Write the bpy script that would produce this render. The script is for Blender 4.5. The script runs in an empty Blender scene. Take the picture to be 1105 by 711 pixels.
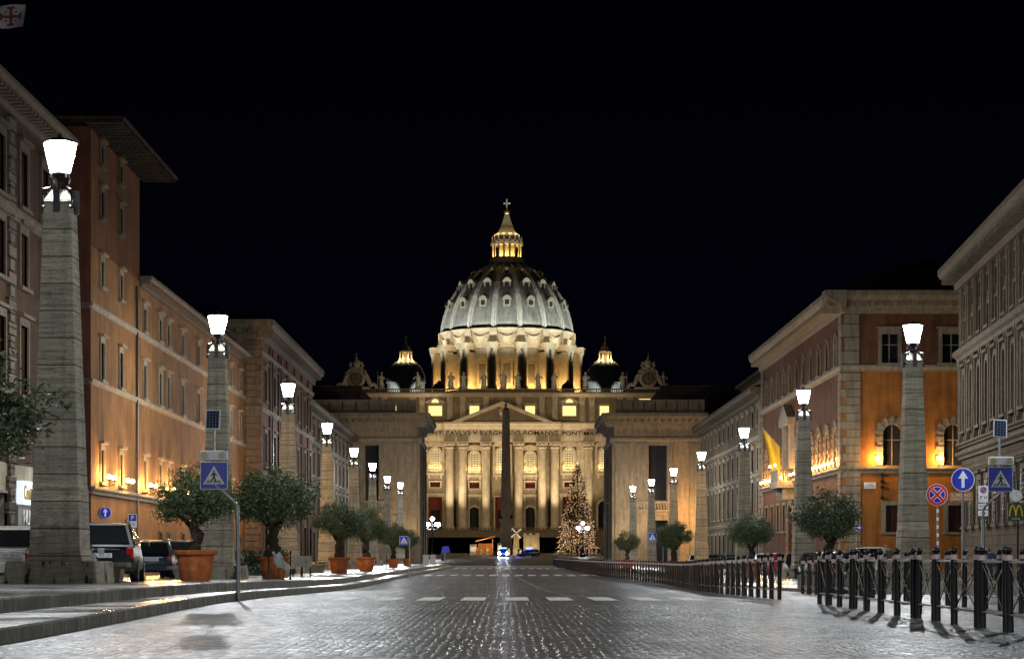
import bpy, bmesh, math, random
from mathutils import Matrix, Vector, noise
R = math.radians; PI = math.pi
random.seed(7)
scene = bpy.context.scene
C = scene.collection
# ------------------------------------------------------------------ camera
F = 2200.0; HX, HY = 547.0, 600.0; EYE = 0.95
cam = bpy.data.cameras.new("camera"); cam.sensor_width = 36.0
cam.lens = 36.0 * F / 1105.0
cam.shift_x = (552.5 - HX) / 1105.0
cam.shift_y = (HY - 355.5) / 1105.0
cam.clip_start = 0.2; cam.clip_end = 6000
co = bpy.data.objects.new("camera", cam); C.objects.link(co)
co.location = (0, 0, EYE); co.rotation_euler = (R(90), 0, 0); scene.camera = co
# ------------------------------------------------------------------ world (night sky) and exposure
w = bpy.data.worlds.new("World"); scene.world = w; w.use_nodes = True
nt = w.node_tree; bg = nt.nodes['Background']
tcw = nt.nodes.new('ShaderNodeTexCoord'); sep = nt.nodes.new('ShaderNodeSeparateXYZ')
mr = nt.nodes.new('ShaderNodeMapRange'); mr.inputs[1].default_value = 0.0; mr.inputs[2].default_value = 0.35
mx = nt.nodes.new('ShaderNodeMixRGB')
mx.inputs[1].default_value = (0.0005, 0.0007, 0.0026, 1); mx.inputs[2].default_value = (0.0003, 0.0003, 0.0009, 1)
nt.links.new(tcw.outputs['Generated'], sep.inputs[0]); nt.links.new(sep.outputs['Z'], mr.inputs[0])
nt.links.new(mr.outputs[0], mx.inputs[0]); nt.links.new(mx.outputs[0], bg.inputs[0]); bg.inputs[1].default_value = 1.0
scene.view_settings.view_transform = 'Standard'
try: scene.view_settings.look = 'None'
except Exception: pass
scene.view_settings.exposure = 0.22; scene.view_settings.gamma = 1.0
cy = scene.cycles
cy.use_denoising = True
cy.max_bounces = 4; cy.diffuse_bounces = 2; cy.glossy_bounces = 2; cy.transparent_max_bounces = 8
cy.transmission_bounces = 2; cy.caustics_reflective = False; cy.caustics_refractive = False
cy.sample_clamp_indirect = 4.0; cy.use_light_tree = True

# light powers
P_LAMP = 3200.0

# ------------------------------------------------------------------ materials
def newmat(name):
    m = bpy.data.materials.new(name); m.use_nodes = True
    return m, m.node_tree, m.node_tree.nodes['Principled BSDF']
def coords(nt, scale=(1, 1, 1), rnd=True):
    tc = nt.nodes.new('ShaderNodeTexCoord'); mp = nt.nodes.new('ShaderNodeMapping')
    mp.inputs['Scale'].default_value = scale
    nt.links.new(tc.outputs['Object'], mp.inputs['Vector'])
    if rnd:
        oi = nt.nodes.new('ShaderNodeObjectInfo'); mul = nt.nodes.new('ShaderNodeMath'); mul.operation = 'MULTIPLY'
        mul.inputs[1].default_value = 37.0
        nt.links.new(oi.outputs['Random'], mul.inputs[0]); nt.links.new(mul.outputs[0], mp.inputs['Location'])
    return mp.outputs[0]
def noise_n(nt, vec, scale, detail=4, rough=.6):
    n = nt.nodes.new('ShaderNodeTexNoise'); n.inputs['Scale'].default_value = scale
    n.inputs['Detail'].default_value = detail; n.inputs['Roughness'].default_value = rough
    nt.links.new(vec, n.inputs['Vector']); return n.outputs['Fac']
def ramp(nt, fac, stops):
    r = nt.nodes.new('ShaderNodeValToRGB'); e = r.color_ramp.elements
    while len(e) < len(stops): e.new(0.5)
    for el, (p, c) in zip(e, stops):
        el.position = p; el.color = (c[0], c[1], c[2], 1) if not isinstance(c, (int, float)) else (c, c, c, 1)
    nt.links.new(fac, r.inputs[0]); return r.outputs[0]
def mixc(nt, fac, a, b, mode='MIX'):
    m = nt.nodes.new('ShaderNodeMixRGB'); m.blend_type = mode
    for i, v in ((0, fac), (1, a), (2, b)):
        if isinstance(v, (int, float)): m.inputs[i].default_value = v
        elif isinstance(v, tuple): m.inputs[i].default_value = (v[0], v[1], v[2], 1)
        else: nt.links.new(v, m.inputs[i])
    return m.outputs[0]
def bump(nt, b, h, strength=.3, dist=.02):
    n = nt.nodes.new('ShaderNodeBump'); n.inputs['Strength'].default_value = strength; n.inputs['Distance'].default_value = dist
    nt.links.new(h, n.inputs['Height']); nt.links.new(n.outputs[0], b.inputs['Normal'])
def sc(c, k): return tuple(min(1, x * k) for x in c)
def plaster(name, col, var=.35, scale=.6, streak=True, rough=.9):
    m, nt, b = newmat(name)
    v = coords(nt); n1 = noise_n(nt, v, scale, 5)
    c = ramp(nt, n1, [(.3, sc(col, 1 - var)), (.7, sc(col, 1 + var * .5))])
    if streak:
        v2 = coords(nt, (2.2, 2.2, .18)); n2 = noise_n(nt, v2, 1.4, 5)
        f = ramp(nt, n2, [(.35, .62), (.62, 1.0)])
        c = mixc(nt, .8, c, f, 'MULTIPLY')
    nt.links.new(c, b.inputs['Base Color']); b.inputs['Roughness'].default_value = rough; b.inputs['Specular IOR Level'].default_value = .12
    bump(nt, b, noise_n(nt, v, 14, 4), .25, .02)
    return m
def stone(name, col, var=.3, scale=2.0, rough=.8, bs=.3):
    m, nt, b = newmat(name); v = coords(nt)
    n1 = noise_n(nt, v, scale, 6, .7)
    c = ramp(nt, n1, [(.28, sc(col, 1 - var)), (.7, sc(col, 1 + var * .4))])
    v2 = coords(nt, (3, 3, .35)); n2 = noise_n(nt, v2, 1.2, 5)
    c = mixc(nt, .55, c, ramp(nt, n2, [(.38, .45), (.6, 1.0)]), 'MULTIPLY')
    nt.links.new(c, b.inputs['Base Color']); b.inputs['Roughness'].default_value = rough; b.inputs['Specular IOR Level'].default_value = .15
    bump(nt, b, noise_n(nt, v, 9, 5), bs, .03); return m
def plain(name, col, rough=.6, metal=0.0, coat=0.0, spec=None):
    m, nt, b = newmat(name); v = coords(nt)
    c = ramp(nt, noise_n(nt, v, 6, 3), [(.3, sc(col, .86)), (.7, sc(col, 1.08))])
    nt.links.new(c, b.inputs['Base Color']); b.inputs['Roughness'].default_value = rough
    b.inputs['Metallic'].default_value = metal
    if coat: b.inputs['Coat Weight'].default_value = coat
    if spec is not None: b.inputs['Specular IOR Level'].default_value = spec
    return m
def emis(name, col, s, sample=True):
    m, nt, b = newmat(name)
    b.inputs['Base Color'].default_value = (*sc(col, .4), 1)
    b.inputs['Emission Color'].default_value = (*col, 1); b.inputs['Emission Strength'].default_value = s
    if not sample:
        try: m.cycles.emission_sampling = 'NONE'
        except Exception: pass
    return m
def lamp_glass(name, col, s):
    m = bpy.data.materials.new(name); m.use_nodes = True; nt = m.node_tree; nt.nodes.clear()
    o = nt.nodes.new('ShaderNodeOutputMaterial'); a = nt.nodes.new('ShaderNodeAddShader')
    e = nt.nodes.new('ShaderNodeEmission'); t = nt.nodes.new('ShaderNodeBsdfTransparent')
    e.inputs[0].default_value = (*col, 1); e.inputs[1].default_value = s
    nt.links.new(e.outputs[0], a.inputs[0]); nt.links.new(t.outputs[0], a.inputs[1]); nt.links.new(a.outputs[0], o.inputs[0])
    try: m.cycles.emission_sampling = 'NONE'
    except Exception: pass
    return m
def travertine():
    m, nt, b = newmat('travertine'); v = coords(nt)
    bands = noise_n(nt, coords(nt, (.6, .6, 9)), 1.6, 6, .7)
    pits = noise_n(nt, coords(nt, (5, 5, 26)), 2.2, 4, .75)
    c = ramp(nt, bands, [(.30, (.24, .20, .14)), (.5, (.62, .56, .42)), (.68, (.80, .73, .57))])
    c = mixc(nt, .9, c, ramp(nt, pits, [(.37, .18), (.46, 1.0)]), 'MULTIPLY')
    st = noise_n(nt, coords(nt, (4, 4, .3)), 1.0, 4)
    c = mixc(nt, .6, c, ramp(nt, st, [(.36, .6), (.55, 1.0)]), 'MULTIPLY')
    # block joints
    br = nt.nodes.new('ShaderNodeTexBrick'); br.offset = .5
    for k, val in (('Scale', 1.0), ('Mortar Size', .016), ('Brick Width', 5.0), ('Row Height', .62)): br.inputs[k].default_value = val
    br.inputs['Color1'].default_value = (1, 1, 1, 1); br.inputs['Color2'].default_value = (.70, .72, .74, 1); br.inputs['Mortar'].default_value = (.2, .18, .15, 1)
    tc = nt.nodes.new('ShaderNodeTexCoord'); sp = nt.nodes.new('ShaderNodeSeparateXYZ'); cb = nt.nodes.new('ShaderNodeCombineXYZ')
    nt.links.new(tc.outputs['Object'], sp.inputs[0]); cb.inputs['X'].default_value = 1.3; nt.links.new(sp.outputs['Z'], cb.inputs['Y']); nt.links.new(cb.outputs[0], br.inputs['Vector'])
    c = mixc(nt, 1.0, c, br.outputs['Color'], 'MULTIPLY')
    nt.links.new(c, b.inputs['Base Color']); b.inputs['Roughness'].default_value = .75
    bump(nt, b, pits, .5, .02); return m
def stained():
    m, nt, b = newmat('stained_kerb_stone'); 
    n = noise_n(nt, coords(nt, (1.6, 1.6, .8), False), 1.7, 8, .72)
    n2 = noise_n(nt, coords(nt, (9, 9, .8), False), 1.2, 4, .7)
    c = ramp(nt, n, [(.36, (.022, .021, .016)), (.5, (.10, .092, .066)), (.66, (.25, .235, .18))])
    c = mixc(nt, .9, c, ramp(nt, n2, [(.36, .25), (.6, 1.0)]), 'MULTIPLY')
    tc = nt.nodes.new('ShaderNodeTexCoord'); sp = nt.nodes.new('ShaderNodeSeparateXYZ'); nt.links.new(tc.outputs['Object'], sp.inputs[0])
    fr = nt.nodes.new('ShaderNodeMath'); fr.operation = 'FRACT'; mu = nt.nodes.new('ShaderNodeMath'); mu.operation = 'MULTIPLY'; mu.inputs[1].default_value = .8
    nt.links.new(sp.outputs['Y'], mu.inputs[0]); nt.links.new(mu.outputs[0], fr.inputs[0])
    c = mixc(nt, 1.0, c, ramp(nt, fr.outputs[0], [(0.0, .1), (.02, 1.0)]), 'MULTIPLY')
    nt.links.new(c, b.inputs['Base Color']); b.inputs['Roughness'].default_value = .7
    bump(nt, b, n, .6, .05); return m
def moss_plinth():
    m, nt, b = newmat('moss_stained_travertine')
    n = noise_n(nt, coords(nt, (3, 3, 1.0)), 1.5, 5, .65)
    n2 = noise_n(nt, coords(nt, (1, 1, 8)), 2.0, 5, .7)
    c = ramp(nt, n, [(.40, (.03, .03, .022)), (.45, (.42, .38, .28)), (.7, (.62, .57, .44))])
    c = mixc(nt, .7, c, ramp(nt, n2, [(.35, .5), (.6, 1.0)]), 'MULTIPLY')
    nt.links.new(c, b.inputs['Base Color']); b.inputs['Roughness'].default_value = .8
    bump(nt, b, n2, .5, .03); return m
def cobble():
    m, nt, b = newmat('wet_cobblestone')
    v = coords(nt, (1, 1, 1), False)
    wv = nt.nodes.new('ShaderNodeTexNoise'); wv.inputs['Scale'].default_value = .35; nt.links.new(v, wv.inputs['Vector'])
    vec = mixc(nt, .06, v, wv.outputs['Color'], 'ADD')
    vo = nt.nodes.new('ShaderNodeTexVoronoi'); vo.feature = 'DISTANCE_TO_EDGE'; vo.inputs['Scale'].default_value = 9.0
    vo.inputs['Randomness'].default_value = .7; nt.links.new(vec, vo.inputs['Vector'])
    vc = nt.nodes.new('ShaderNodeTexVoronoi'); vc.inputs['Scale'].default_value = 9.0; vc.inputs['Randomness'].default_value = .7
    nt.links.new(vec, vc.inputs['Vector'])
    base = ramp(nt, noise_n(nt, v, .25, 5, .65), [(.35, (.022, .023, .025)), (.65, (.085, .087, .09))])
    cell = nt.nodes.new('ShaderNodeSeparateXYZ'); nt.links.new(vc.outputs['Color'], cell.inputs[0])
    base = mixc(nt, .8, base, ramp(nt, cell.outputs['X'], [(0, .5), (1, 1.0)]), 'MULTIPLY')
    joint = ramp(nt, vo.outputs['Distance'], [(.03, .12), (.12, 1.0)])
    c = mixc(nt, 1.0, base, joint, 'MULTIPLY')
    nt.links.new(c, b.inputs['Base Color'])
    big = noise_n(nt, coords(nt, (.55, .2, 1), False), 1.0, 5, .7)
    rr = ramp(nt, big, [(.35, .30), (.65, .50)])
    rr = mixc(nt, .5, rr, ramp(nt, cell.outputs['Y'], [(0, .24), (1, .66)]))
    nt.links.new(rr, b.inputs['Roughness'])
    dome = ramp(nt, vo.outputs['Distance'], [(0.0, 0.0), (.12, .75), (.35, 1.0)])
    h = nt.nodes.new('ShaderNodeMath'); h.operation = 'MULTIPLY_ADD'; h.inputs[1].default_value = .9
    nt.links.new(cell.outputs['Z'], h.inputs[0]); nt.links.new(dome, h.inputs[2])
    und = noise_n(nt, v, 1.6, 3)
    h2 = nt.nodes.new('ShaderNodeMath'); h2.operation = 'MULTIPLY_ADD'; h2.inputs[1].default_value = 3.0
    nt.links.new(und, h2.inputs[0]); nt.links.new(h.outputs[0], h2.inputs[2])
    geo = nt.nodes.new('ShaderNodeNewGeometry')
    sb = nt.nodes.new('ShaderNodeVectorMath'); sb.operation = 'SUBTRACT'; sb.inputs[1].default_value = (.5, .5, .5); nt.links.new(vc.outputs['Color'], sb.inputs[0])
    ml = nt.nodes.new('ShaderNodeVectorMath'); ml.operation = 'MULTIPLY'; ml.inputs[1].default_value = (.15, .15, 0); nt.links.new(sb.outputs[0], ml.inputs[0])
    ad = nt.nodes.new('ShaderNodeVectorMath'); ad.operation = 'ADD'; nt.links.new(geo.outputs['Normal'], ad.inputs[0]); nt.links.new(ml.outputs[0], ad.inputs[1])
    nz = nt.nodes.new('ShaderNodeVectorMath'); nz.operation = 'NORMALIZE'; nt.links.new(ad.outputs[0], nz.inputs[0])
    bn = nt.nodes.new('ShaderNodeBump'); bn.inputs['Strength'].default_value = .8; bn.inputs['Distance'].default_value = .02
    nt.links.new(h2.outputs[0], bn.inputs['Height']); nt.links.new(nz.outputs[0], bn.inputs['Normal']); nt.links.new(bn.outputs[0], b.inputs['Normal'])
    return m
def pavement_mat():
    m, nt, b = newmat('polished_pavement'); v = coords(nt, (1, 1, 1), False)
    br = nt.nodes.new('ShaderNodeTexBrick')
    for k, val in (('Scale', 1.0), ('Mortar Size', .008), ('Brick Width', 1.1), ('Row Height', .7)): br.inputs[k].default_value = val
    br.inputs['Color1'].default_value = (.30, .295, .28, 1); br.inputs['Color2'].default_value = (.22, .215, .205, 1); br.inputs['Mortar'].default_value = (.05, .05, .045, 1)
    nt.links.new(v, br.inputs['Vector'])
    n = noise_n(nt, v, 1.1, 6, .7)
    c = mixc(nt, .8, br.outputs['Color'], ramp(nt, n, [(.3, .4), (.65, 1.0)]), 'MULTIPLY')
    nt.links.new(c, b.inputs['Base Color'])
    nt.links.new(ramp(nt, noise_n(nt, v, .5, 4), [(.35, .10), (.65, .38)]), b.inputs['Roughness'])
    bump(nt, b, n, .25, .012); return m
def road_paint():
    m, nt, b = newmat('worn_road_paint'); v = coords(nt, (1, 1, 1), False)
    n = noise_n(nt, v, 5, 6, .8)
    c = ramp(nt, n, [(.36, (.10, .10, .095)), (.45, (.72, .70, .64))])
    nt.links.new(c, b.inputs['Base Color']); b.inputs['Roughness'].default_value = .6
    bump(nt, b, noise_n(nt, v, 9, 3), .5, .01); return m
def worn_line():
    m, nt, b = newmat('faded_road_line'); v = coords(nt, (1, 1, 1), False)
    n = noise_n(nt, v, 5, 6, .8)
    c = ramp(nt, n, [(.42, (.07, .07, .07)), (.58, (.22, .22, .21))])
    nt.links.new(c, b.inputs['Base Color']); b.inputs['Roughness'].default_value = .5
    return m
def leafmat(name, a, bcol):
    m, nt, b = newmat(name)
    g = nt.nodes.new('ShaderNodeNewGeometry')
    c = ramp(nt, g.outputs['Random Per Island'], [(0, a), (1, bcol)])
    nt.links.new(c, b.inputs['Base Color']); b.inputs['Roughness'].default_value = .55
    return m
def lead():
    m, nt, b = newmat('dome_lead')
    v = coords(nt, (1, 1, 1), False)
    n = noise_n(nt, coords(nt, (.5, .5, .1), False), 2.0, 5, .7)
    c = ramp(nt, n, [(.3, (.12, .125, .122)), (.65, (.30, .315, .305))])
    tc = nt.nodes.new('ShaderNodeTexCoord'); sp = nt.nodes.new('ShaderNodeSeparateXYZ'); nt.links.new(tc.outputs['Object'], sp.inputs[0])
    wv = nt.nodes.new('ShaderNodeMath'); wv.operation = 'FRACT'; mu = nt.nodes.new('ShaderNodeMath'); mu.operation = 'MULTIPLY'; mu.inputs[1].default_value = 1.25
    nt.links.new(sp.outputs['Z'], mu.inputs[0]); nt.links.new(mu.outputs[0], wv.inputs[0])
    c = mixc(nt, .7, c, ramp(nt, wv.outputs[0], [(0.0, .45), (.12, 1.0)]), 'MULTIPLY')
    nt.links.new(c, b.inputs['Base Color']); b.inputs['Roughness'].default_value = .55; return m
def blocks(name, col, bw=1.0, rh=.45, mort=.02, face='XZ'):
    m, nt, b = newmat(name)
    tc = nt.nodes.new('ShaderNodeTexCoord'); sp = nt.nodes.new('ShaderNodeSeparateXYZ'); cb = nt.nodes.new('ShaderNodeCombineXYZ')
    nt.links.new(tc.outputs['Object'], sp.inputs[0])
    ad = nt.nodes.new('ShaderNodeMath'); ad.operation = 'ADD'
    nt.links.new(sp.outputs['X'], ad.inputs[0]); nt.links.new(sp.outputs['Y'], ad.inputs[1])
    nt.links.new(ad.outputs[0], cb.inputs['X']); nt.links.new(sp.outputs['Z'], cb.inputs['Y'])
    br = nt.nodes.new('ShaderNodeTexBrick')
    for k, val in (('Scale', 1.0), ('Mortar Size', mort), ('Brick Width', bw), ('Row Height', rh)): br.inputs[k].default_value = val
    br.inputs['Color1'].default_value = (*sc(col, 1.1), 1); br.inputs['Color2'].default_value = (*sc(col, .8), 1); br.inputs['Mortar'].default_value = (*sc(col, .3), 1)
    nt.links.new(cb.outputs[0], br.inputs['Vector'])
    n = noise_n(nt, coords(nt, (1, 1, .4)), 1.3, 6, .7)
    c = mixc(nt, .7, br.outputs['Color'], ramp(nt, n, [(.32, .4), (.62, 1.0)]), 'MULTIPLY')
    nt.links.new(c, b.inputs['Base Color']); b.inputs['Roughness'].default_value = .9; b.inputs['Specular IOR Level'].default_value = .1
    bump(nt, b, br.outputs['Fac'], -.6, .04); return m

M = dict(
    trav=travertine(), plinth=moss_plinth(), kerb=stained(), cobble=cobble(), pave=pavement_mat(), paint=road_paint(), line=worn_line(),
    ochre=plaster('ochre_plaster', (.27, .127, .045)), towerp=plaster('tower_plaster', (.15, .058, .02)), rust=plaster('rust_plaster', (.11, .042, .025)),
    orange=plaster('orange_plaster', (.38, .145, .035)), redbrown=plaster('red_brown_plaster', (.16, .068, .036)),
    brown=plaster('brown_plaster', (.065, .036, .02)), greybrown=plaster('grey_brown_plaster', (.15, .108, .068)),
    darkplaster=plaster('dark_plaster', (.10, .07, .055)), cream=plaster('cream_plaster', (.36, .31, .22)),
    propy=stone('warm_travertine_wall', (.30, .205, .115)), propy2=stone('propylaea_trim', (.24, .18, .115)),
    trim=stone('pale_stone_trim', (.29, .235, .165)), dimtrim=stone('dim_stone_trim', (.12, .092, .064)),
    palace=blocks('palace_stone_blocks', (.125, .094, .060), 1.2, .5), palacetrim=stone('palace_trim', (.145, .11, .072), .45, 3),
    rustic=blocks('rusticated_blocks', (.13, .105, .08), 3.0, .55, .05),
    basil=stone('basilica_travertine', (.48, .40, .29), .25, .5), basil_shaded=stone('basilica_stone_shaded', (.25, .20, .13), .3, .35),  # second stone darkened to paint in the shadow behind the columns
    drum=stone('drum_stone', (.46, .39, .28), .2, .3), lead=lead(), lucm=stone('lucarne_stone', (.30, .28, .22), .3, .6), ribm=stone('rib_lead', (.62, .62, .58), .2, .3), leaddark=plain('dark_lead', (.07, .075, .08), .45),
    roof=blocks('dark_roof_tiles', (.045, .036, .03), .35, .3, .03), glass=plain('dark_window_glass', (.012, .013, .016), .12),
    glassw=plain('pale_curtained_glass', (.16, .15, .13), .3), black=plain('black_cavity', (.006, .006, .007), .9),
    iron=plain('black_iron', (.012, .012, .013), .38, .3), steel=plain('galvanised_steel', (.30, .31, .31), .42, .8),
    terra=stone('terracotta', (.50, .15, .05), .45, 4, .75, .3), soil=plain('dark_soil', (.03, .022, .015), .95),
    bark=stone('olive_bark', (.06, .045, .032), .5, 8, .9, .9),
    leaf=leafmat('olive_leaves', (.03, .055, .022), (.15, .19, .085)), leafg=leafmat('hedge_leaves', (.015, .04, .014), (.05, .09, .03)),
    fir=leafmat('fir_needles', (.02, .035, .015), (.05, .06, .03)),
    red=plain('sign_red', (.52, .018, .02), .4), blue=plain('sign_blue', (.006, .022, .42), .4), white=plain('sign_white', (.72, .73, .74), .45),
    signblack=plain('sign_black', (.012, .012, .012), .5), back=plain('sign_back_grey', (.16, .165, .17), .5, .5),
    green=plain('sign_dark_green', (.012, .05, .022), .4), yellow=plain('sign_yellow', (.85, .50, .02), .4),
    redwood=plain('red_drapery', (.15, .022, .014), .85), bronze=plain('dark_bronze', (.05, .045, .035), .5, .6),
    granite=stone('red_granite', (.42, .34, .27), .3, 1.2), gold=plain('gilded_metal', (.75, .5, .15), .3, .9),
    tyre=plain('tyre_rubber', (.012, .012, .012), .85), rim=plain('alloy_rim', (.35, .36, .37), .3, .9),
    collar=plain('reflective_collar', (.55, .42, .42), .4), concrete=stone('bench_concrete', (.27, .25, .20), .4, 3),
    solar=plain('solar_cells', (.012, .03, .075), .18), flagw=plain('flag_white', (.20, .18, .175), .9), flagy=plain('flag_yellow', (.5, .36, .03), .9),
    flagg=plain('flag_green', (.008, .05, .022), .9), flagr=plain('flag_red', (.08, .01, .01), .9), flagd=plain('flag_dull_white', (.16, .16, .16), .9),
    skin=plain('skin', (.42, .25, .17), .6), cloth1=plain('navy_cloth', (.012, .02, .06), .9), cloth2=plain('dark_cloth', (.014, .013, .013), .9),
    cloth3=plain('grey_cloth', (.10, .10, .11), .9), hair=plain('dark_hair', (.02, .012, .008), .7),
    statue=stone('statue_marble', (.50, .48, .42), .3, 2), plate=plain('number_plate', (.62, .64, .68), .4),
    tarp=plain('white_plastic', (.5, .5, .48), .35), wood=plain('warm_wood', (.42, .17, .05), .7), asphalt=plain('asphalt', (.05, .05, .05), .8),
    lampglass=lamp_glass('street_lantern_glass', (.90, .96, 1.0), 14.0),
    globe=lamp_glass('white_globe', (.95, .98, 1.0), 12.0), warmglow=lamp_glass('warm_lamp_flame', (1.0, .62, .16), 14.0),
    litwin=emis('lit_yellow_window', (1.0, .74, .25), 1.3, False), litwin2=emis('lit_arch_window', (1.0, .80, .42), .45, False),
    fairy=emis('fairy_light', (1.0, .60, .32), 1.2, False), blueled=emis('blue_beacon', (.02, .06, 1.0), 25.0, False),
    headl=emis('headlight_glass', (.95, .98, 1.0), 60.0, False), tail=emis('tail_lens', (.7, .02, .01), .35, False),
    signlit=emis('lit_sign_panel', (.85, .93, 1.0), .75, False), signyel=emis('lit_sign_letters', (.55, .38, .03), .30, False),
)
# ------------------------------------------------------------------ mesh builder
class MB:
    def __init__(s, M=None): s.v = []; s.f = []; s.m = []; s.M = M or Matrix()
    def add(s, vs, fs, mi=0):
        n = len(s.v); s.v += [s.M @ Vector(v) for v in vs]
        s.f += [tuple(i + n for i in f) for f in fs]; s.m += [mi] * len(fs)
    def box(s, x0, x1, y0, y1, z0, z1, mi=0):
        s.add([(x0, y0, z0), (x1, y0, z0), (x1, y1, z0), (x0, y1, z0), (x0, y0, z1), (x1, y0, z1), (x1, y1, z1), (x0, y1, z1)],
              [(0, 3, 2, 1), (4, 5, 6, 7), (0, 1, 5, 4), (1, 2, 6, 5), (2, 3, 7, 6), (3, 0, 4, 7)], mi)
    def frust(s, cx, cy, z0, z1, a0, b0, a1, b1, mi=0):
        s.add([(cx - a0, cy - b0, z0), (cx + a0, cy - b0, z0), (cx + a0, cy + b0, z0), (cx - a0, cy + b0, z0),
               (cx - a1, cy - b1, z1), (cx + a1, cy - b1, z1), (cx + a1, cy + b1, z1), (cx - a1, cy + b1, z1)],
              [(0, 3, 2, 1), (4, 5, 6, 7), (0, 1, 5, 4), (1, 2, 6, 5), (2, 3, 7, 6), (3, 0, 4, 7)], mi)
    def prism(s, pts, y0, y1, mi=0):          # polygon in xz, thick in y
        n = len(pts)
        s.add([(p[0], y0, p[1]) for p in pts] + [(p[0], y1, p[1]) for p in pts],
              [tuple(range(n)), tuple(range(2 * n - 1, n - 1, -1))] + [(i, i + n, (i + 1) % n + n, (i + 1) % n) for i in range(n)], mi)
    def extr(s, pts, x0, x1, mi=0):           # polygon in yz, long in x
        n = len(pts)
        s.add([(x0, p[0], p[1]) for p in pts] + [(x1, p[0], p[1]) for p in pts],
              [tuple(range(n - 1, -1, -1)), tuple(range(n, 2 * n))] + [(i, (i + 1) % n, (i + 1) % n + n, i + n) for i in range(n)], mi)
    def lathe(s, prof, n=16, cx=0, cy=0, mi=0, ph=0.0, sx=1.0, sy=1.0):
        vs = []; fs = []
        for r, z in prof:
            for k in range(n):
                a = 2 * PI * (k + ph) / n; vs.append((cx + r * sx * math.cos(a), cy + r * sy * math.sin(a), z))
        for j in range(len(prof) - 1):
            for k in range(n):
                k2 = (k + 1) % n; fs.append((j * n + k, j * n + k2, (j + 1) * n + k2, (j + 1) * n + k))
        if prof[0][0] > 1e-4: fs.append(tuple(range(n - 1, -1, -1)))
        if prof[-1][0] > 1e-4: fs.append(tuple((len(prof) - 1) * n + k for k in range(n)))
        s.add(vs, fs, mi)
    def tube(s, pts, rad, n=6, mi=0):
        pts = [Vector(p) for p in pts]
        if isinstance(rad, (int, float)): rad = [rad] * len(pts)
        vs = []; fs = []; up = Vector((0.13, 0.31, .94))
        for i, p in enumerate(pts):
            t = (pts[min(i + 1, len(pts) - 1)] - pts[max(i - 1, 0)]).normalized()
            a = t.cross(up)
            if a.length < .2: a = t.cross(Vector((1, 0, 0)))
            a.normalize(); b = t.cross(a)
            for k in range(n):
                q = 2 * PI * k / n; vs.append(tuple(p + rad[i] * (math.cos(q) * a + math.sin(q) * b)))
        for i in range(len(pts) - 1):
            for k in range(n):
                k2 = (k + 1) % n; fs.append((i * n + k, i * n + k2, (i + 1) * n + k2, (i + 1) * n + k))
        fs.append(tuple(range(n - 1, -1, -1))); fs.append(tuple((len(pts) - 1) * n + k for k in range(n)))
        s.add(vs, fs, mi)
    def ball(s, c, r, mi=0, n=10, m=6, sz=1.0):
        s.lathe([(max(1e-5, r * math.sin(PI * j / m)), c[2] - sz * r * math.cos(PI * j / m)) for j in range(m + 1)], n, c[0], c[1], mi)
    def build(s, name, mats, parent=None, smooth=False, bevel=0):
        me = bpy.data.meshes.new(name); me.from_pydata(s.v, [], s.f)
        if not isinstance(mats, (list, tuple)): mats = [mats]
        for m in mats: me.materials.append(m)
        for p, mi in zip(me.polygons, s.m): p.material_index = mi
        if smooth:
            for p in me.polygons: p.use_smooth = True
        me.update()
        bm = bmesh.new(); bm.from_mesh(me); bmesh.ops.recalc_face_normals(bm, faces=bm.faces); bm.to_mesh(me); bm.free()
        o = bpy.data.objects.new(name, me); C.objects.link(o)
        if parent: o.parent = parent
        if bevel:
            b = o.modifiers.new('bevel', 'BEVEL'); b.width = bevel; b.segments = 2; b.limit_method = 'ANGLE'
        if smooth == 'auto':
            me.set_sharp_from_angle(angle=R(40))
        return o
def tag(o, label=None, cat=None, group=None, kind=None):
    if label: o['label'] = label
    if cat: o['category'] = cat
    if group: o['group'] = group
    if kind: o['kind'] = kind
    return o
def empty(name, loc, label, cat, group=None, rz=0):
    o = bpy.data.objects.new(name, None); C.objects.link(o); o.location = loc; o.rotation_euler = (0, 0, rz)
    o.empty_display_size = .3
    return tag(o, label, cat, group)
def dup(root, loc, rz=None, scl=None, label=None, group=None):
    def cp(o, par):
        c = o.copy(); C.objects.link(c)
        if par: c.parent = par
        for ch in o.children: cp(ch, c)
        return c
    r = cp(root, None); r.location = loc
    if rz is not None: r.rotation_euler = (0, 0, rz)
    if scl: r.scale = (scl,) * 3 if isinstance(scl, (int, float)) else scl
    if label: r['label'] = label
    if group: r['group'] = group
    return r
def T(x, y, z): return Matrix.Translation((x, y, z))
def RZ(a): return Matrix.Rotation(a, 4, 'Z')
def RX(a): return Matrix.Rotation(a, 4, 'X')
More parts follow.
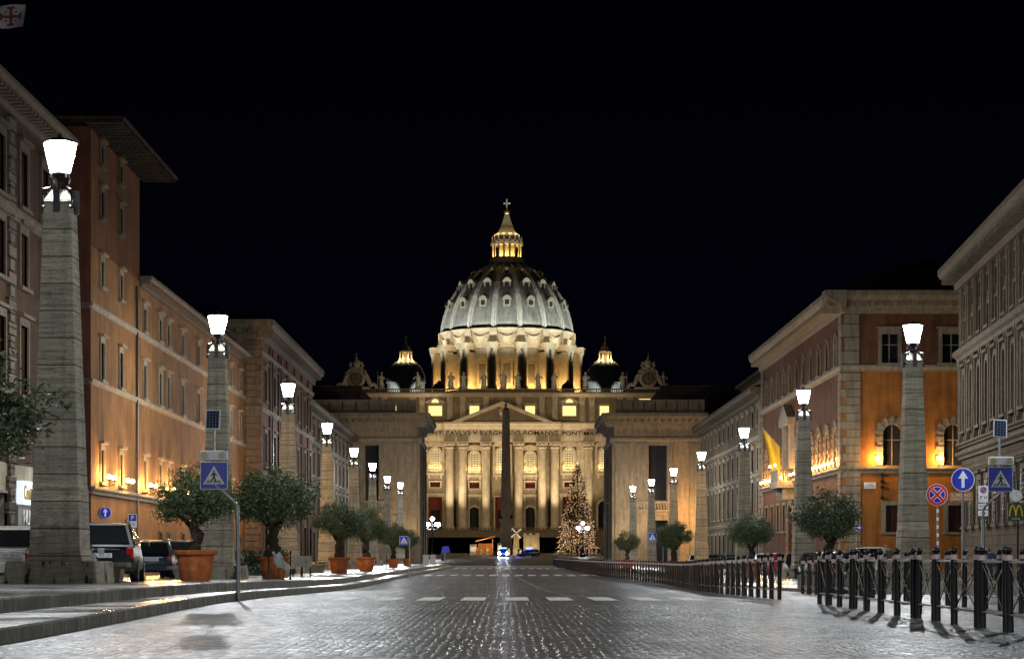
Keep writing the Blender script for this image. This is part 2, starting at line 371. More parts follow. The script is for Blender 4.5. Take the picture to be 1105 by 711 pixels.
def text(name, s, mat, parent, Mx, width=None, height=1.0, depth=.01, bold=0.0):
    cu = bpy.data.curves.new(name, 'FONT'); cu.body = s; cu.size = 1.0; cu.extrude = 0.0; cu.align_x = 'CENTER'; cu.align_y = 'CENTER'
    cu.offset = bold; cu.resolution_u = 3
    o = bpy.data.objects.new(name, cu); C.objects.link(o)
    dg = bpy.context.evaluated_depsgraph_get(); me = bpy.data.meshes.new_from_object(o.evaluated_get(dg))
    bpy.data.objects.remove(o); me.name = name
    xs = [v.co.x for v in me.vertices]; ys = [v.co.y for v in me.vertices]
    w = max(xs) - min(xs); h = max(ys) - min(ys); cx = (max(xs) + min(xs)) / 2; cyy = (max(ys) + min(ys)) / 2
    sy = height / h; sx = (width / w) if width else sy
    bm = bmesh.new(); bm.from_mesh(me)
    r = bmesh.ops.extrude_face_region(bm, geom=bm.faces[:])
    for v in [g for g in r['geom'] if isinstance(g, bmesh.types.BMVert)]: v.co.z += 1.0
    bmesh.ops.recalc_face_normals(bm, faces=bm.faces)
    for v in bm.verts:
        v.co = Mx @ Vector(((v.co.x - cx) * sx, -depth * v.co.z, (v.co.y - cyy) * sy))
    bm.to_mesh(me); bm.free(); me.materials.clear(); me.materials.append(mat)
    for p in me.polygons: p.material_index = 0
    o = bpy.data.objects.new(name, me); C.objects.link(o); o.parent = parent; return o
def light(kind, name, loc, power, col=(1, 1, 1), rad=.1, parent=None, aim=None, ang=60, blend=.5):
    l = bpy.data.lights.new(name, kind); l.energy = power; l.color = col; l.shadow_soft_size = rad
    o = bpy.data.objects.new(name, l); C.objects.link(o); o.location = loc
    if kind == 'SPOT': l.spot_size = R(ang); l.spot_blend = blend
    if aim is not None:
        d = Vector(aim) - Vector(loc); o.rotation_euler = d.to_track_quat('-Z', 'Y').to_euler()
    if parent: o.parent = parent
    return o
def smooth(a, b, t):
    t = max(0, min(1, (t - a) / (b - a))); return t * t * (3 - 2 * t)
def gz(y):
    return -.33 * smooth(35, 88, y) + 1.13 * smooth(240, 375, y) + .4 * smooth(375, 500, y) + .8 * smooth(500, 620, y)
def at(x, y, d): return Vector(((x - HX) * d / F, d, EYE + (HY - y) * d / F))

# ------------------------------------------------------------------ ground, road, pavements
def sheet(name, x0, x1, ys, dz, mat, nx=1, kind='structure'):
    mb = MB(); vs = []; fs = []
    for y in ys:
        a = x0(y) if callable(x0) else x0; b = x1(y) if callable(x1) else x1
        for i in range(nx + 1): vs.append((a + (b - a) * i / nx, y, gz(y) + dz))
    for j in range(len(ys) - 1):
        for i in range(nx): q = j * (nx + 1) + i; fs.append((q, q + 1, q + nx + 2, q + nx + 1))
    mb.add(vs, fs); return tag(mb.build(name, mat), kind=kind)
ys_all = [-60 + 4 * i for i in range(0, 190)] + [760, 900, 1200, 2500]
sheet('ground', lambda y: -900 - abs(y), lambda y: 900 + abs(y), ys_all, -.02, M['asphalt'], 8)
ys_r = [5 + 2.5 * i for i in range(0, 256)]
sheet('road', -17.9, lambda y: 23.0, ys_r, 0.0, M['cobble'], 4)
def slab(name, x0, x1, ys, ztop, zbot, mtop, mside, seed=0):
    """raised kerb slab: top sheet plus worn stained sides"""
    mb = MB(); vs = []; fs = []; ms = []
    e = .025
    for y in ys:
        a, b = x0(y), x1(y); j = .018 * (noise.noise((y * .9, seed, 0)) + .6 * noise.noise((y * 3.1, seed, 5)))
        z = gz(y)
        jz = .010 * noise.noise((y * .6, seed, 9))
        vs += [(a, y, z + zbot), (a, y, z + ztop - e), (a + e, y, z + ztop), (b - e + j, y, z + ztop + jz), (b + j, y, z + ztop - e + jz), (b + 1.4 * j, y, z + zbot)]
    for i in range(len(ys) - 1):
        for k in range(5):
            fs.append((i * 6 + k, (i + 1) * 6 + k, (i + 1) * 6 + k + 1, i * 6 + k + 1)); ms.append(0 if k == 2 else 1)
    fs.append((0, 1, 2, 3, 4, 5)); ms.append(1); n = (len(ys) - 1) * 6; fs.append((n, n + 1, n + 2, n + 3, n + 4, n + 5)); ms.append(1)
    mb.add(vs, fs); mb.m = ms
    return tag(mb.build(name, [mtop, mside]), kind='structure')
ys_k = [12 + .6 * i for i in range(0, 380)]
kl = lambda y: -5.9 + .45 * (1 - smooth(22, 44, y)) - .2 * smooth(60, 120, y)
ku = lambda y: -6.65 - .25 * (1 - smooth(26, 46, y)) - .15 * smooth(60, 120, y)
slab('pavement_step', lambda y: ku(y) - .6, kl, ys_k, .18, -.3, M['pave'], M['kerb'], 1)
slab('pavement', lambda y: -16.6, ku, ys_k, .38, -.3, M['pave'], M['kerb'], 2)
ys_f = [60 + 1.5 * i for i in range(0, 142)]
slab('pavement_right', lambda y: 9.6, lambda y: 18.5, ys_f, .12, -.3, M['pave'], M['kerb'], 3)
slab('pavement_far_left', lambda y: -21, lambda y: -17.4, [60 + 2 * i for i in range(105)], .14, -.3, M['pave'], M['kerb'], 4)
slab('pavement_far_right', lambda y: 22.4, lambda y: 26, [60 + 2 * i for i in range(105)], .14, -.3, M['pave'], M['kerb'], 5)
def mark(mb, x0, x1, y0, y1, sk=0.0):
    n = max(1, int((y1 - y0) / 1.5))
    for i in range(n):
        a = y0 + (y1 - y0) * i / n; b = y0 + (y1 - y0) * (i + 1) / n
        sa = sk * (a - y0) / (y1 - y0); sb = sk * (b - y0) / (y1 - y0)
        mb.add([(x0 + sa, a, gz(a) + .006), (x1 + sa, a, gz(a) + .006), (x1 + sb, b, gz(b) + .006), (x0 + sb, b, gz(b) + .006)], [(0, 1, 2, 3)])
mb = MB()
for k in range(10): mark(mb, -4.05 + k * 1.0, -3.5 + k * 1.0, 45.2, 50.6)
tag(mb.build('crosswalk_marking', M['paint']), kind='structure')
mb = MB()
for k in range(15): mark(mb, -5.6 + k * .88, -5.1 + k * .88, 134, 142)
for k in range(15): mark(mb, -5.6 + k * .88, -5.1 + k * .88, 210, 222)
mark(mb, -20, 20, 246, 252)
tag(mb.build('crosswalk_marking_far', M['paint']), kind='structure')
mb = MB()
mark(mb, -2.62, -2.50, 62, 140, -.5); mark(mb, 1.58, 1.72, 52, 140, -1.2)
tag(mb.build('lane_line', M['line']), kind='structure')

# ------------------------------------------------------------------ obelisk street lamps
def make_lamp():
    t = empty('street_lamp', (0, 0, 0), '', 'street lamp', 'obelisk street lamps lining the avenue')
    p = MB(T(0, 0, 0)); p.frust(0, 0, -.05, .50, 1.06, 1.06, 1.02, 1.02); p.build('plinth', M['plinth'], t, bevel=.05)
    b = MB()
    b.frust(0, 0, .50, .56, .64, .64, .64, .64); b.frust(0, 0, .56, .78, .62, .62, .58, .58)
    b.frust(0, 0, .78, 2.10, .575, .575, .545, .545); b.frust(0, 0, 2.10, 2.14, .555, .555, .555, .555)
    b.build('base_block', M['trav'], t, bevel=.02)
    s = MB(); s.frust(0, 0, 2.14, 8.72, .525, .525, .315, .315); s.frust(0, 0, 8.72, 9.0, .315, .315, .17, .17)
    s.build('shaft', M['trav'], t, bevel=.02)
    k = MB()
    for a in range(4):
        q = PI / 4 + a * PI / 2; c, s_ = math.cos(q), math.sin(q)
        k.tube([(c * .44, s_ * .44, 8.55), (c * .47, s_ * .47, 8.8), (c * .44, s_ * .44, 8.98), (c * .30, s_ * .30, 9.02), (c * .22, s_ * .22, 9.12), (c * .26, s_ * .26, 9.26), (c * .22, s_ * .22, 9.36)], .022, 5)
        k.tube([(c * .38, s_ * .38, 8.62), (c * .47, s_ * .47, 8.56)], .045, 6)
        q2 = a * PI / 2; c2, s2 = math.cos(q2), math.sin(q2)
        k.box(c2 * .36 - .07, c2 * .36 + .07, s2 * .36 - .07, s2 * .36 + .07, 8.45, 8.98)
    k.lathe([(.02, 8.95), (.09, 9.0), (.05, 9.1), (.05, 9.2), (.12, 9.3), (.20, 9.36), (.20, 9.39), (.01, 9.39)], 8)
    k.build('bracket', M['iron'], t)
    g = MB(); g.lathe([(.23, 9.40), (.385, 10.08)], 6); g.f = g.f[:-2]; g.m = g.m[:-2]
    g.build('lantern_glass', M['lampglass'], t)
    f = MB()
    for a in range(6):
        q = 2 * PI * a / 6; c, s_ = math.cos(q), math.sin(q)
        f.tube([(c * .235, s_ * .235, 9.39), (c * .39, s_ * .39, 10.09)], .012, 4)
    f.lathe([(.395, 10.08), (.40, 10.10), (.27, 10.16), (.12, 10.20), (.04, 10.22), (.03, 10.28), (.001, 10.33)], 6)
    f.build('lantern_frame', M['iron'], t)
    l = light('POINT', 'lantern_light', (0, 0, 9.90), P_LAMP, (.93, .97, 1.0), .16, t)
    return t
lamp0 = make_lamp()
ORD = ['nearest', 'second', 'third', 'fourth', 'fifth', 'sixth', 'seventh', 'farthest']
LX = [(65, 175), (235, 347), (311, 418), (353, 460), (382, 486), (402, 502), (418, 516), (432, 523)]
LAMPS = []
for i, (px, py) in enumerate(LX):
    d = 9.0 * F / (600 - py)
    if i == 0: d = 46.8
    lab = '%s travertine obelisk lamp of the left row%s' % (ORD[i], ', a thick shaft with mossy plinth' if i == 0 else '')
    LAMPS.append(((px - HX) * d / F, d, gz(d) + .38, lab))
RXP = [(985, 350), (867, 420), (803, 461), (757, 487), (727, 505), (703, 517), (683, 525)]
ORD2 = ['nearest', 'second', 'third', 'fourth', 'fifth', 'sixth', 'farthest']
for i, (px, py) in enumerate(RXP):
    d = 9.0 * F / (600 - py)
    LAMPS.append(((px - HX) * d / F, d, gz(d) + .13, '%s travertine obelisk lamp of the right row' % ORD2[i]))
LAMPS += [(-9.9, 15.5, .38, 'travertine obelisk lamp of the left row just behind the left edge of the view'), (-9.8, -15.5, .38, 'travertine obelisk lamp of the left row behind the camera'),
          (15.6, 48.5, .1, 'travertine obelisk lamp of the right row beyond the right edge'), (14.0, 15, .1, 'travertine obelisk lamp of the right row beside the camera'), (13.8, -15, .1, 'travertine obelisk lamp of the right row behind the camera')]
for i, (x, y, z, lab) in enumerate(LAMPS):
    if i == 0: lamp0.location = (x, y, z); lamp0['label'] = lab
    else: dup(lamp0, (x, y, z), label=lab)

# ------------------------------------------------------------------ building kit
def wall(mb, u0, u1, z0, z1, ops, depth=.35, mi=0, mr=0, y=0.0):
    us = sorted(set([u0, u1] + [o[0] for o in ops] + [o[1] for o in ops])); zs = sorted(set([z0, z1] + [o[2] for o in ops] + [o[3] for o in ops]))
    us = [u for u in us if u0 <= u <= u1]; zs = [z for z in zs if z0 <= z <= z1]
    for i in range(len(us) - 1):
        for j in range(len(zs) - 1):
            cu, cz = (us[i] + us[i + 1]) / 2, (zs[j] + zs[j + 1]) / 2
            if any(o[0] < cu < o[1] and o[2] < cz < o[3] for o in ops): continue
            mb.add([(us[i], y, zs[j]), (us[i + 1], y, zs[j]), (us[i + 1], y, zs[j + 1]), (us[i], y, zs[j + 1])], [(0, 1, 2, 3)], mi)
    for a, b, c, d in ops:
        if a < u0 or b > u1 or c < z0 - 1e-6 or d > z1 + 1e-6: continue
        e = y + depth
        mb.add([(a, y, c), (b, y, c), (b, y, d), (a, y, d), (a, e, c), (b, e, c), (b, e, d), (a, e, d)],
               [(0, 1, 5, 4), (1, 2, 6, 5), (2, 3, 7, 6), (3, 0, 4, 7)], mr)
def win(B, Mx, op, trim, pane, style='rect', fw=.2, pr=.08, hood=True, sill=True, wallm=None, grate=False, mull=True, y=0.0, dep=.3, label=None):
    a, b, c, d = op; m = MB(Mx); w = b - a; cx = (a + b) / 2; o = y
    if style == 'rect':
        m.box(a - fw, a, o - pr, o + .1, c, d); m.box(b, b + fw, o - pr, o + .1, c, d); m.box(a - fw, b + fw, o - pr, o + .1, d, d + fw)
        if hood: m.box(a - fw - .12, b + fw + .12, o - pr - .18, o + .05, d + fw + .12, d + fw + .26); m.box(a - fw * .8, b + fw * .8, o - pr, o + .05, d + fw, d + fw + .12)
        if sill: m.box(a - fw - .1, b + fw + .1, o - pr - .12, o + .1, c - .16, c)
    else:
        r = w / 2; zc = d - r; n = 9; pts = []
        for side in (1, -1):      # spandrels fill
            arc = [(cx + side * r * math.cos(PI / 2 * k / n), zc + r * math.sin(PI / 2 * k / n)) for k in range(n + 1)]
            m.prism([(cx + side * r, d)] + arc, o + .012, o + .28, 1)
        if style == 'rustic':
            k = 13
            for i in range(k):
                a0 = PI * i / k + .012; a1 = PI * (i + 1) / k - .012; ro = r + (.62 if i % 2 == 0 else .50)
                q = []
                for t in (a0, (a0 + a1) / 2, a1): q.append((cx + ro * math.cos(t), zc + ro * math.sin(t)))
                for t in (a1, (a0 + a1) / 2, a0): q.append((cx + (r + .01) * math.cos(t), zc + (r + .01) * math.sin(t)))
                m.prism(q, o - pr - (.05 if i % 2 == 0 else 0), o + .05)
            z = c; i = 0
            while z < zc - .02:
                z2 = min(zc, z + .36); e = .60 if i % 2 else .42
                m.box(a - e, a - .01, o - pr - (.05 if i % 2 else 0), o + .05, z + .02, z2 - .02); m.box(b + .01, b + e, o - pr - (.05 if i % 2 else 0), o + .05, z + .02, z2 - .02)
                z = z2; i += 1
        else:
            N = 10
            for i in range(N):
                a0 = PI * i / N; a1 = PI * (i + 1) / N
                m.prism([((cx + R_ * math.cos(t)), zc + R_ * math.sin(t)) for R_, t in ((r + fw, a0), (r + fw, a1), (r, a1), (r, a0))], o - pr, o + .03)
            m.box(a - fw, a, o - pr, o + .1, c, zc); m.box(b, b + fw, o - pr, o + .1, c, zc)
            if hood: m.box(a - fw - .1, b + fw + .1, o - pr - .14, o + .05, d + fw + .05, d + fw + .2)
        if sill: m.box(a - fw - .1, b + fw + .1, o - pr - .12, o + .1, c - .16, c)
    W = m.build('window', [trim, wallm or trim], B)
    if label: W['label'] = label
    p = MB(Mx); p.add([(a - .02, o + dep, c - .02), (b + .02, o + dep, c - .02), (b + .02, o + dep, d + .02), (a - .02, o + dep, d + .02)], [(0, 1, 2, 3)], 0)
    if mull:
        p.box(cx - .04, cx + .04, o + dep - .06, o + dep - .004, c, d, 1); p.box(a, b, o + dep - .055, o + dep - .006, c + (d - c) * .62, c + (d - c) * .62 + .07, 1)
    P = p.build('pane', [pane, trim], W)
    if grate:
        g = MB(Mx); k = int(w / .16)
        for i in range(1, k): g.box(a + w * i / k - .014, a + w * i / k + .014, o - pr - .06, o - pr - .03, c, d)
        k = int((d - c) / .2)
        for i in range(1, k): z = c + (d - c) * i / k; g.box(a - .05, b + .05, o - pr - .045, o - pr - .015, z - .014, z + .014)
        g.build('grating', M['iron'], W)
    return W
def band(B, name, Mx, u0, u1, z0, z1, pr, mat, y=0.0, prof=None):
    m = MB(Mx)
    h = z1 - z0
    pts = prof or [(y + .05, z0), (y - pr * .45, z0), (y - pr * .55, z0 + h * .35), (y - pr * .9, z0 + h * .55), (y - pr, z0 + h * .7), (y - pr, z1), (y + .05, z1)]
    m.extr(pts, u0, u1); return m.build(name, mat, B)
def cornice(B, Mx, u0, u1, z0, z1, pr, mat, dent=None, y=0.0):
    h = z1 - z0
    m = MB(Mx)
    m.extr([(y + .1, z0), (y - pr * .2, z0), (y - pr * .25, z0 + h * .3), (y - pr * .5, z0 + h * .42), (y - pr * .9, z0 + h * .6), (y - pr, z0 + h * .78), (y - pr, z1), (y + .1, z1)], u0, u1)
    if dent:
        n = int((u1 - u0) / dent)
        for i in range(n): u = u0 + (i + .25) * dent; m.box(u, u + dent * .5, y - pr * .82, y - .02, z0 + h * .30, z0 + h * .52)
    return m.build('cornice', mat, B)
def quoins(B, Mx, u0, u1, z0, z1, mat, pr=.1, h=.55, y=0.0, name='quoin_strip', alt=.25, side=0):
    m = MB(Mx); z = z0; i = 0
    while z < z1 - .05:
        z2 = min(z1, z + h); e = alt if i % 2 else 0
        m.box(u0 + (e if side != 1 else 0), u1 - (e if side != -1 else 0) if side else u1 - e, y - pr, y + .03, z + .03, z2 - .03); z = z2; i += 1
    return m.build(name, mat, B)
LFACE = lambda X, d0: T(X, d0, 0) @ RZ(R(90))         # u grows away from the camera
RFACE = lambda X, d1: T(X, d1, 0) @ RZ(R(-90))        # u grows towards the camera
def sillamp(B, Mx, u, z, y=-.55, pw=26, mount=True):
    m = MB(Mx)
    m.ball((u, y, z), .12, 0, 8, 5); m.build('wall_lamp', [M['warmglow']], B)
    if mount: 
        s = MB(Mx); s.tube([(u, y, z - .15), (u, y, z - .34), (u, y + .3, z - .42), (u, -.02, z - .42)], .018, 4); s.lathe([(.02, z - .2), (.1, z - .14), (.1, z - .12)], 6, u, y); s.build('lamp_bracket', M['iron'], B)
    p = Mx @ Vector((u, y, z)); light('POINT', 'wall_lamp_light', p, pw, (1.0, .58, .20), .14, B)

def flat(B, name, x0, x1, y0, y1, z, mat): 
    m = MB(); m.box(x0, x1, y0, y1, z, z + .1); return m.build(name, mat, B)
def hip(B, x0, x1, y0, y1, z0, z1, inset, mat, name='roof'):
    m = MB()
    i = inset; a, b, c, d = x0 + i, x1 - i, y0 + i, y1 - i
    m.add([(x0, y0, z0), (x1, y0, z0), (x1, y1, z0), (x0, y1, z0), (a, c, z1), (b, c, z1), (b, d, z1), (a, d, z1)],
          [(0, 1, 5, 4), (1, 2, 6, 5), (2, 3, 7, 6), (3, 0, 4, 7), (4, 5, 6, 7), (0, 3, 2, 1)])
    return m.build(name, mat, B)

# ---- left palazzo, orange, tall near block and long lower wing  (all meshes in world coordinates; the empty stays at 0 rotation)
def bld(name, loc, label, cat='building', group=None):
    B = empty(name, (0, 0, 0), label, cat, group); return B
def lt():
    B = bld('orange_palazzo', 0, 'long ochre palazzo on the left with a taller near block and warm sill lamps')
    X, d0, d1, dm = -20.0, 98.0, 155.5, 111.0
    Mx = LFACE(X, d0)
    cols = [100.6, 105.5, 111.5 + .9, 117.5, 120.3, 125.6, 132.0, 138.2, 143.0, 147.5, 152.6]
    ops_low = []; ops_mid = []; ops_top = []
    for i, d in enumerate(cols):
        u = d - d0; hw = .42
        ops_low.append((u - hw, u + hw, 4.6, 6.2)); ops_mid.append((u - hw, u + hw, 9.62, 11.45))
        if d < 111: ops_top.append((u - .36, u + .36, 14.2, 15.45))
        else: ops_top.append((u - hw, u + hw, 13.3, 14.55))
    small = [(d - d0 - .4, d - d0 + .4, 1.3, 2.3) for d in cols[3:]]
    base_ops = [(100.6 - d0 - .4, 100.6 - d0 + .4, 1.3, 2.3), (108.2 - d0 - .6, 108.2 - d0 + .6, -.2, 2.1)] + small
    hi = [(u - .36, u + .36, 17.6, 18.9) for u in (2.6, 7.5)] + [(2.25, 2.95, 20.2, 21.1), (7.15, 7.85, 20.2, 21.1)]
    w1 = MB(Mx); wall(w1, 0, d1 - d0, -.6, 22.4 if False else 15.9, base_ops + ops_low + ops_mid + ops_top)
    w1.build('wall', M['ochre'], B)
    w2 = MB(Mx); wall(w2, 0, dm - d0, 15.9, 21.6, hi)
    w2.add([(dm - d0, 0, 15.9), (dm - d0, 14, 15.9), (dm - d0, 14, 21.6), (dm - d0, 0, 21.6)], [(0, 1, 2, 3)])
    w2.build('tower_wall', M['towerp'], B)
    e = MB(); wall_M = T(X - 14, d0, 0); e.M = wall_M; wall(e, 0, 14, -.6, 21.6, [(9.5, 10.5, 14.2, 15.6), (9.5, 10.5, 9.6, 11.5)]); e.build('end_wall', M['rust'], B)
    EM = T(X - 14, d0, 0)
    for o in ((9.5, 10.5, 14.2, 15.6), (9.5, 10.5, 9.6, 11.5)): win(B, EM, o, M['dimtrim'], M['glass'])
    for o in ops_low: win(B, Mx, o, M['trim'], M['glass'], fw=.16)
    for o in ops_mid + ops_top: win(B, Mx, o, M['trim'], M['glass'], fw=.15)
    for o in hi: win(B, Mx, o, M['dimtrim'], M['glass'], fw=.13)
    for o in base_ops: win(B, Mx, o, M['dimtrim'], M['black'], fw=.12, hood=False, mull=False)
    for z0, z1, pr in ((3.95, 4.32, .22), (9.22, 9.5, .14), (12.85, 13.15, .14)):
        band(B, 'string_course', Mx, -.12, d1 - d0, z0, z1, pr, M['trim'])
        band(B, 'string_course', EM, 0, 14.05, z0, z1, pr, M['dimtrim'])
    cornice(B, Mx, dm - d0, d1 - d0, 15.6, 16.2, .7, M['dimtrim'], .5)
    # wide eaves of the tall block
    m = MB(); x1, y0, y1 = X + 1.9, d0 - 1.6, dm + 1.2
    m.add([(X - 16, y0, 21.75), (x1, y0, 21.75), (x1, y1, 21.75), (X - 16, y1, 21.75), (X - 12, d0 + 6, 24.3), (X - 5, d0 + 6, 24.3), (X - 5, d0 + 7.5, 24.3), (X - 12, d0 + 7.5, 24.3),
           (X - 16, y0, 21.62), (x1, y0, 21.62), (x1, y1, 21.62), (X - 16, y1, 21.62)],
          [(0, 1, 5, 4), (1, 2, 6, 5), (2, 3, 7, 6), (3, 0, 4, 7), (4, 5, 6, 7), (8, 11, 10, 9), (0, 8, 9, 1), (1, 9, 10, 2), (2, 10, 11, 3), (3, 11, 8, 0)])
    m.build('tower_roof', M['roof'], B)
    m = MB()
    for i in range(26): y = y0 + .3 + i * .6; m.box(X + .02, x1 - .08, y, y + .12, 21.45, 21.615)
    m.build('eave_rafter_row', M['roof'], B)
    hip(B, X - 14, X + .25, dm + .1, d1 - .2, 16.2, 18.0, 4.5, M['roof'], 'wing_roof')
    for d in (100.0, 101.3, 104.9, 106.2, 111.6, 113.3, 117.0, 119.4, 121.0, 125.0, 126.4, 131.3, 132.8, 137.5, 139, 142.3, 146.9, 152.0): sillamp(B, Mx, d - d0, 4.85, -.5, 300)
    m = MB(Mx); m.box(11.8, 11.92, -.14, -.02, -.4, 15.5); m.build('drainpipe', M['bronze'], B)
    return B
lt()

def la():      # nearest left building, partly out of frame
    B = bld('brown_palazzo', 0, 'dark brown building at the left edge with a lit shop front')
    X, d0, d1 = -19.5, 55.0, 88.0; Mx = LFACE(X, d0)
    ops = []
    for d in (58, 62, 66.2, 70.4, 74.4, 78.6 - .2, 82.2, 86.0):
        u = d - d0
        ops += [(u - .62, u + .62, 14.95, 17.2), (u - .62, u + .62, 11.75, 13.9), (u - .66, u + .66, 7.4, 10.2)]
    shop = [(26.2, 28.2, -.4, 1.9), (21.0, 24.5, -.4, 3.4), (30.4, 32, -.4, 3.0)]
    m = MB(Mx); wall(m, 0, d1 - d0, 4.6, 18.4, ops); m.build('wall', M['brown'], B)
    m = MB(Mx); wall(m, 0, d1 - d0, -.6, 4.6, shop); m.build('shop_wall', M['cream'], B)
    m = MB(T(X - 14, d1, 0)); m.box(0, 14, -.2, 0, -.6, 18.4); m.build('end_wall', M['brown'], B)
    for o in ops: win(B, Mx, o, M['dimtrim'], M['glass'], fw=.2)
    for o in shop: win(B, Mx, o, M['bronze'], M['glassw'], fw=.1, hood=False, sill=False)
    band(B, 'string_course', Mx, -.1, d1 - d0, 14.2, 14.65, .25, M['dimtrim'])
    band(B, 'string_course', Mx, -.1, d1 - d0, 6.6, 7.0, .2, M['dimtrim'])
    quoins(B, Mx, 24.3, 25.5, -.4, 18.3, M['rustic'], .14, .5)
    quoins(B, Mx, 31.9, 33.0, 4.7, 18.3, M['dimtrim'], .12, .5)
    cornice(B, Mx, -.2, d1 - d0 + .2, 18.2, 18.9, 1.0, M['dimtrim'], .6)
    hip(B, X - 14, X + .9, d0, d1 + .3, 18.92, 20.6, 5, M['roof'])
    # shop sign, lit
    S = MB(Mx); S.box(25.7, 31.4, -.34, -.08, 3.02, 3.95); S.build('fascia_sign', M['signlit'], B)
    text('sign_letters', 'Centro Arci', M['signyel'], B, Mx @ T(27.25, -.36, 3.5), 2.9, .58, .03, .012)
    S = MB(Mx); S.box(25.7, 31.4, -.16, -.04, 2.0, 2.95, 0); S.build('window_sign', [M['back']], B)
    text('sign_letters', 'MUSEI', M['white'], B, Mx @ T(27.5, -.17, 2.5), 2.0, .62, .02, .012)
    light('POINT', 'shop_light', Mx @ Vector((28.5, -1.0, 4.2)), 26, (.80, .92, 1.0), .3, B)
    return B
la()
# flags on the left edge
def flag(label, pole_pts, quad, mats, stripes=None, cross=False):
    t = empty('flag', pole_pts[0], label, 'flag')
    o = Vector(pole_pts[0])
    p = MB(); p.tube([Vector(q) - o for q in pole_pts], .035, 6); p.build('flagpole', M['steel'], t)
    m = MB(); a, b, c, d = [Vector(q) - o for q in quad]; n = 14; vs = []; fs = []; mi = []
    for j in range(n + 1):
        for i in range(n + 1):
            s_, t_ = i / n, j / n; P = (a * (1 - s_) + b * s_) * (1 - t_) + (d * (1 - s_) + c * s_) * t_
            P = P + Vector((.02, .14 * math.sin(s_ * 9 + t_ * 3) * s_, .03 * math.sin(s_ * 7))); vs.append(P)
    for j in range(n):
        for i in range(n): q = j * (n + 1) + i; fs.append((q, q + 1, q + n + 2, q + n + 1)); mi.append(stripes(i / n, j / n) if stripes else 0)
    m.add(vs, fs); m.m = mi; f = m.build('cloth', mats, t)
    s = f.modifiers.new('thick', 'SOLIDIFY'); s.thickness = .008
    return t
q = [at(-26, 9, 70), at(27, 5, 70), at(25, 30, 70), at(-26, 30, 70)]
def cross_st(s, t):
    # a red cross with widened ends and four small ones
    u = (s - .72) * 1.9; v = (t - .5) * 1.0
    if abs(u) < .05 and abs(v) < .36 or abs(v) < .06 and abs(u) < .34: return 1
    if abs(abs(v) - .36) < .05 and abs(u) < .14 or abs(abs(u) - .34) < .06 and abs(v) < .14: return 1
    if abs(abs(u) - .18) < .045 and abs(abs(v) - .19) < .045: return 1
    return 0
# finer grid on this flag so the cross reads
def redcross():
    t = empty('flag', at(-28, 90, 70), 'white flag with a dark red cross flying at the top left corner', 'flag')
    o = t.location.copy(); p = MB(); p.tube([(0, 0, -2.9), at(-28, 2, 70) - o], .04, 6); p.build('flagpole', M['steel'], t)
    m = MB(); n = 48; vs = []; fs = []; mi = []; a, b, c, d = [v - o for v in q]
    for j in range(n + 1):
        for i in range(n + 1):
            s_, t_ = i / n, j / n; P = (a * (1 - s_) + b * s_) * (1 - t_) + (d * (1 - s_) + c * s_) * t_
            vs.append(P + Vector((0, .12 * math.sin(s_ * 8 + t_ * 2), .03 * math.sin(s_ * 9))))
    for j in range(n):
        for i in range(n): k = j * (n + 1) + i; fs.append((k, k + 1, k + n + 2, k + n + 1)); mi.append(cross_st((i + .5) / n, (j + .5) / n))
    m.add(vs, fs); m.m = mi; f = m.build('cloth', [M['flagw'], M['flagr']], t); f.modifiers.new('thick', 'SOLIDIFY').thickness = .008
redcross()
def l3():
    B = bld('red_brown_palazzo', 0, 'tall red brown palazzo on the left with long pilaster strips beyond the ochre one')
    X, d0, d1 = -18.8, 155.6, 197.0; Mx = LFACE(X, d0)
    us = [3.0, 9.0, 15.2, 21.4, 27.6, 33.8, 39.0]
    ops = []
    for u in us: ops += [(u - .7, u + .7, 7.9, 10.5), (u - .7, u + .7, 13.0, 15.4)]
    g = [(u - 1.2, u + 1.2, -.3, 3.6) for u in us]
    m = MB(Mx); wall(m, 0, d1 - d0, -.6, 17.6, ops + g); m.build('wall', M['redbrown'], B)
    E = T(X - 20, d0 - .004, 0); m = MB(E); m.M = T(X - 20, d0 - .01, 0); m.box(0, 20, 0, .3, -.6, 17.6); m.build('end_wall', M['redbrown'], B)
    for o in ops: win(B, Mx, o, M['dimtrim'], M['glass'])
    for o in g: win(B, Mx, o, M['dimtrim'], M['glassw'], fw=.25, hood=False, sill=False)
    for z0, z1 in ((6.9, 7.4), (12.0, 12.4), (16.3, 16.7)): band(B, 'string_course', Mx, -.15, d1 - d0, z0, z1, .2, M['dimtrim']); band(B, 'string_course', E, 0, 20.15, z0, z1, .2, M['dimtrim'])
    cornice(B, Mx, -1.0, d1 - d0 + .6, 17.5, 18.9, 1.1, M['dimtrim'], .9); cornice(B, E, 0, 20.95, 17.51, 18.91, 1.05, M['dimtrim'], .9)
    quoins(B, E, 18.6, 20.02, -.4, 17.4, M['dimtrim'], .12, .5)
    for u in (6.0, 12.1, 18.3, 24.5, 30.7, 36.6): m = MB(Mx); m.box(u - .5, u + .5, -.12, .02, -.4, 17.45); m.build('pilaster', M['brown'], B)
    for u in (7.2, 13.4): m = MB(Mx); m.box(u - .07, u + .07, -.16, -.02, 0, 17.4); m.build('drainpipe', M['iron'], B)
    hip(B, X - 20, X + .9, d0 - .8, d1 + .4, 18.93, 20.6, 6, M['roof'])
    for u in (1.0, 5): sillamp(B, Mx, u, 4.7, -.5, 18)
    light('POINT', 'shop_light', Mx @ Vector((8, -2.2, 3.2)), 60, (1, .75, .4), .3, B); light('POINT', 'shop_light', Mx @ Vector((24, -2.2, 3.2)), 60, (1, .78, .45), .3, B)
    return B
l3()
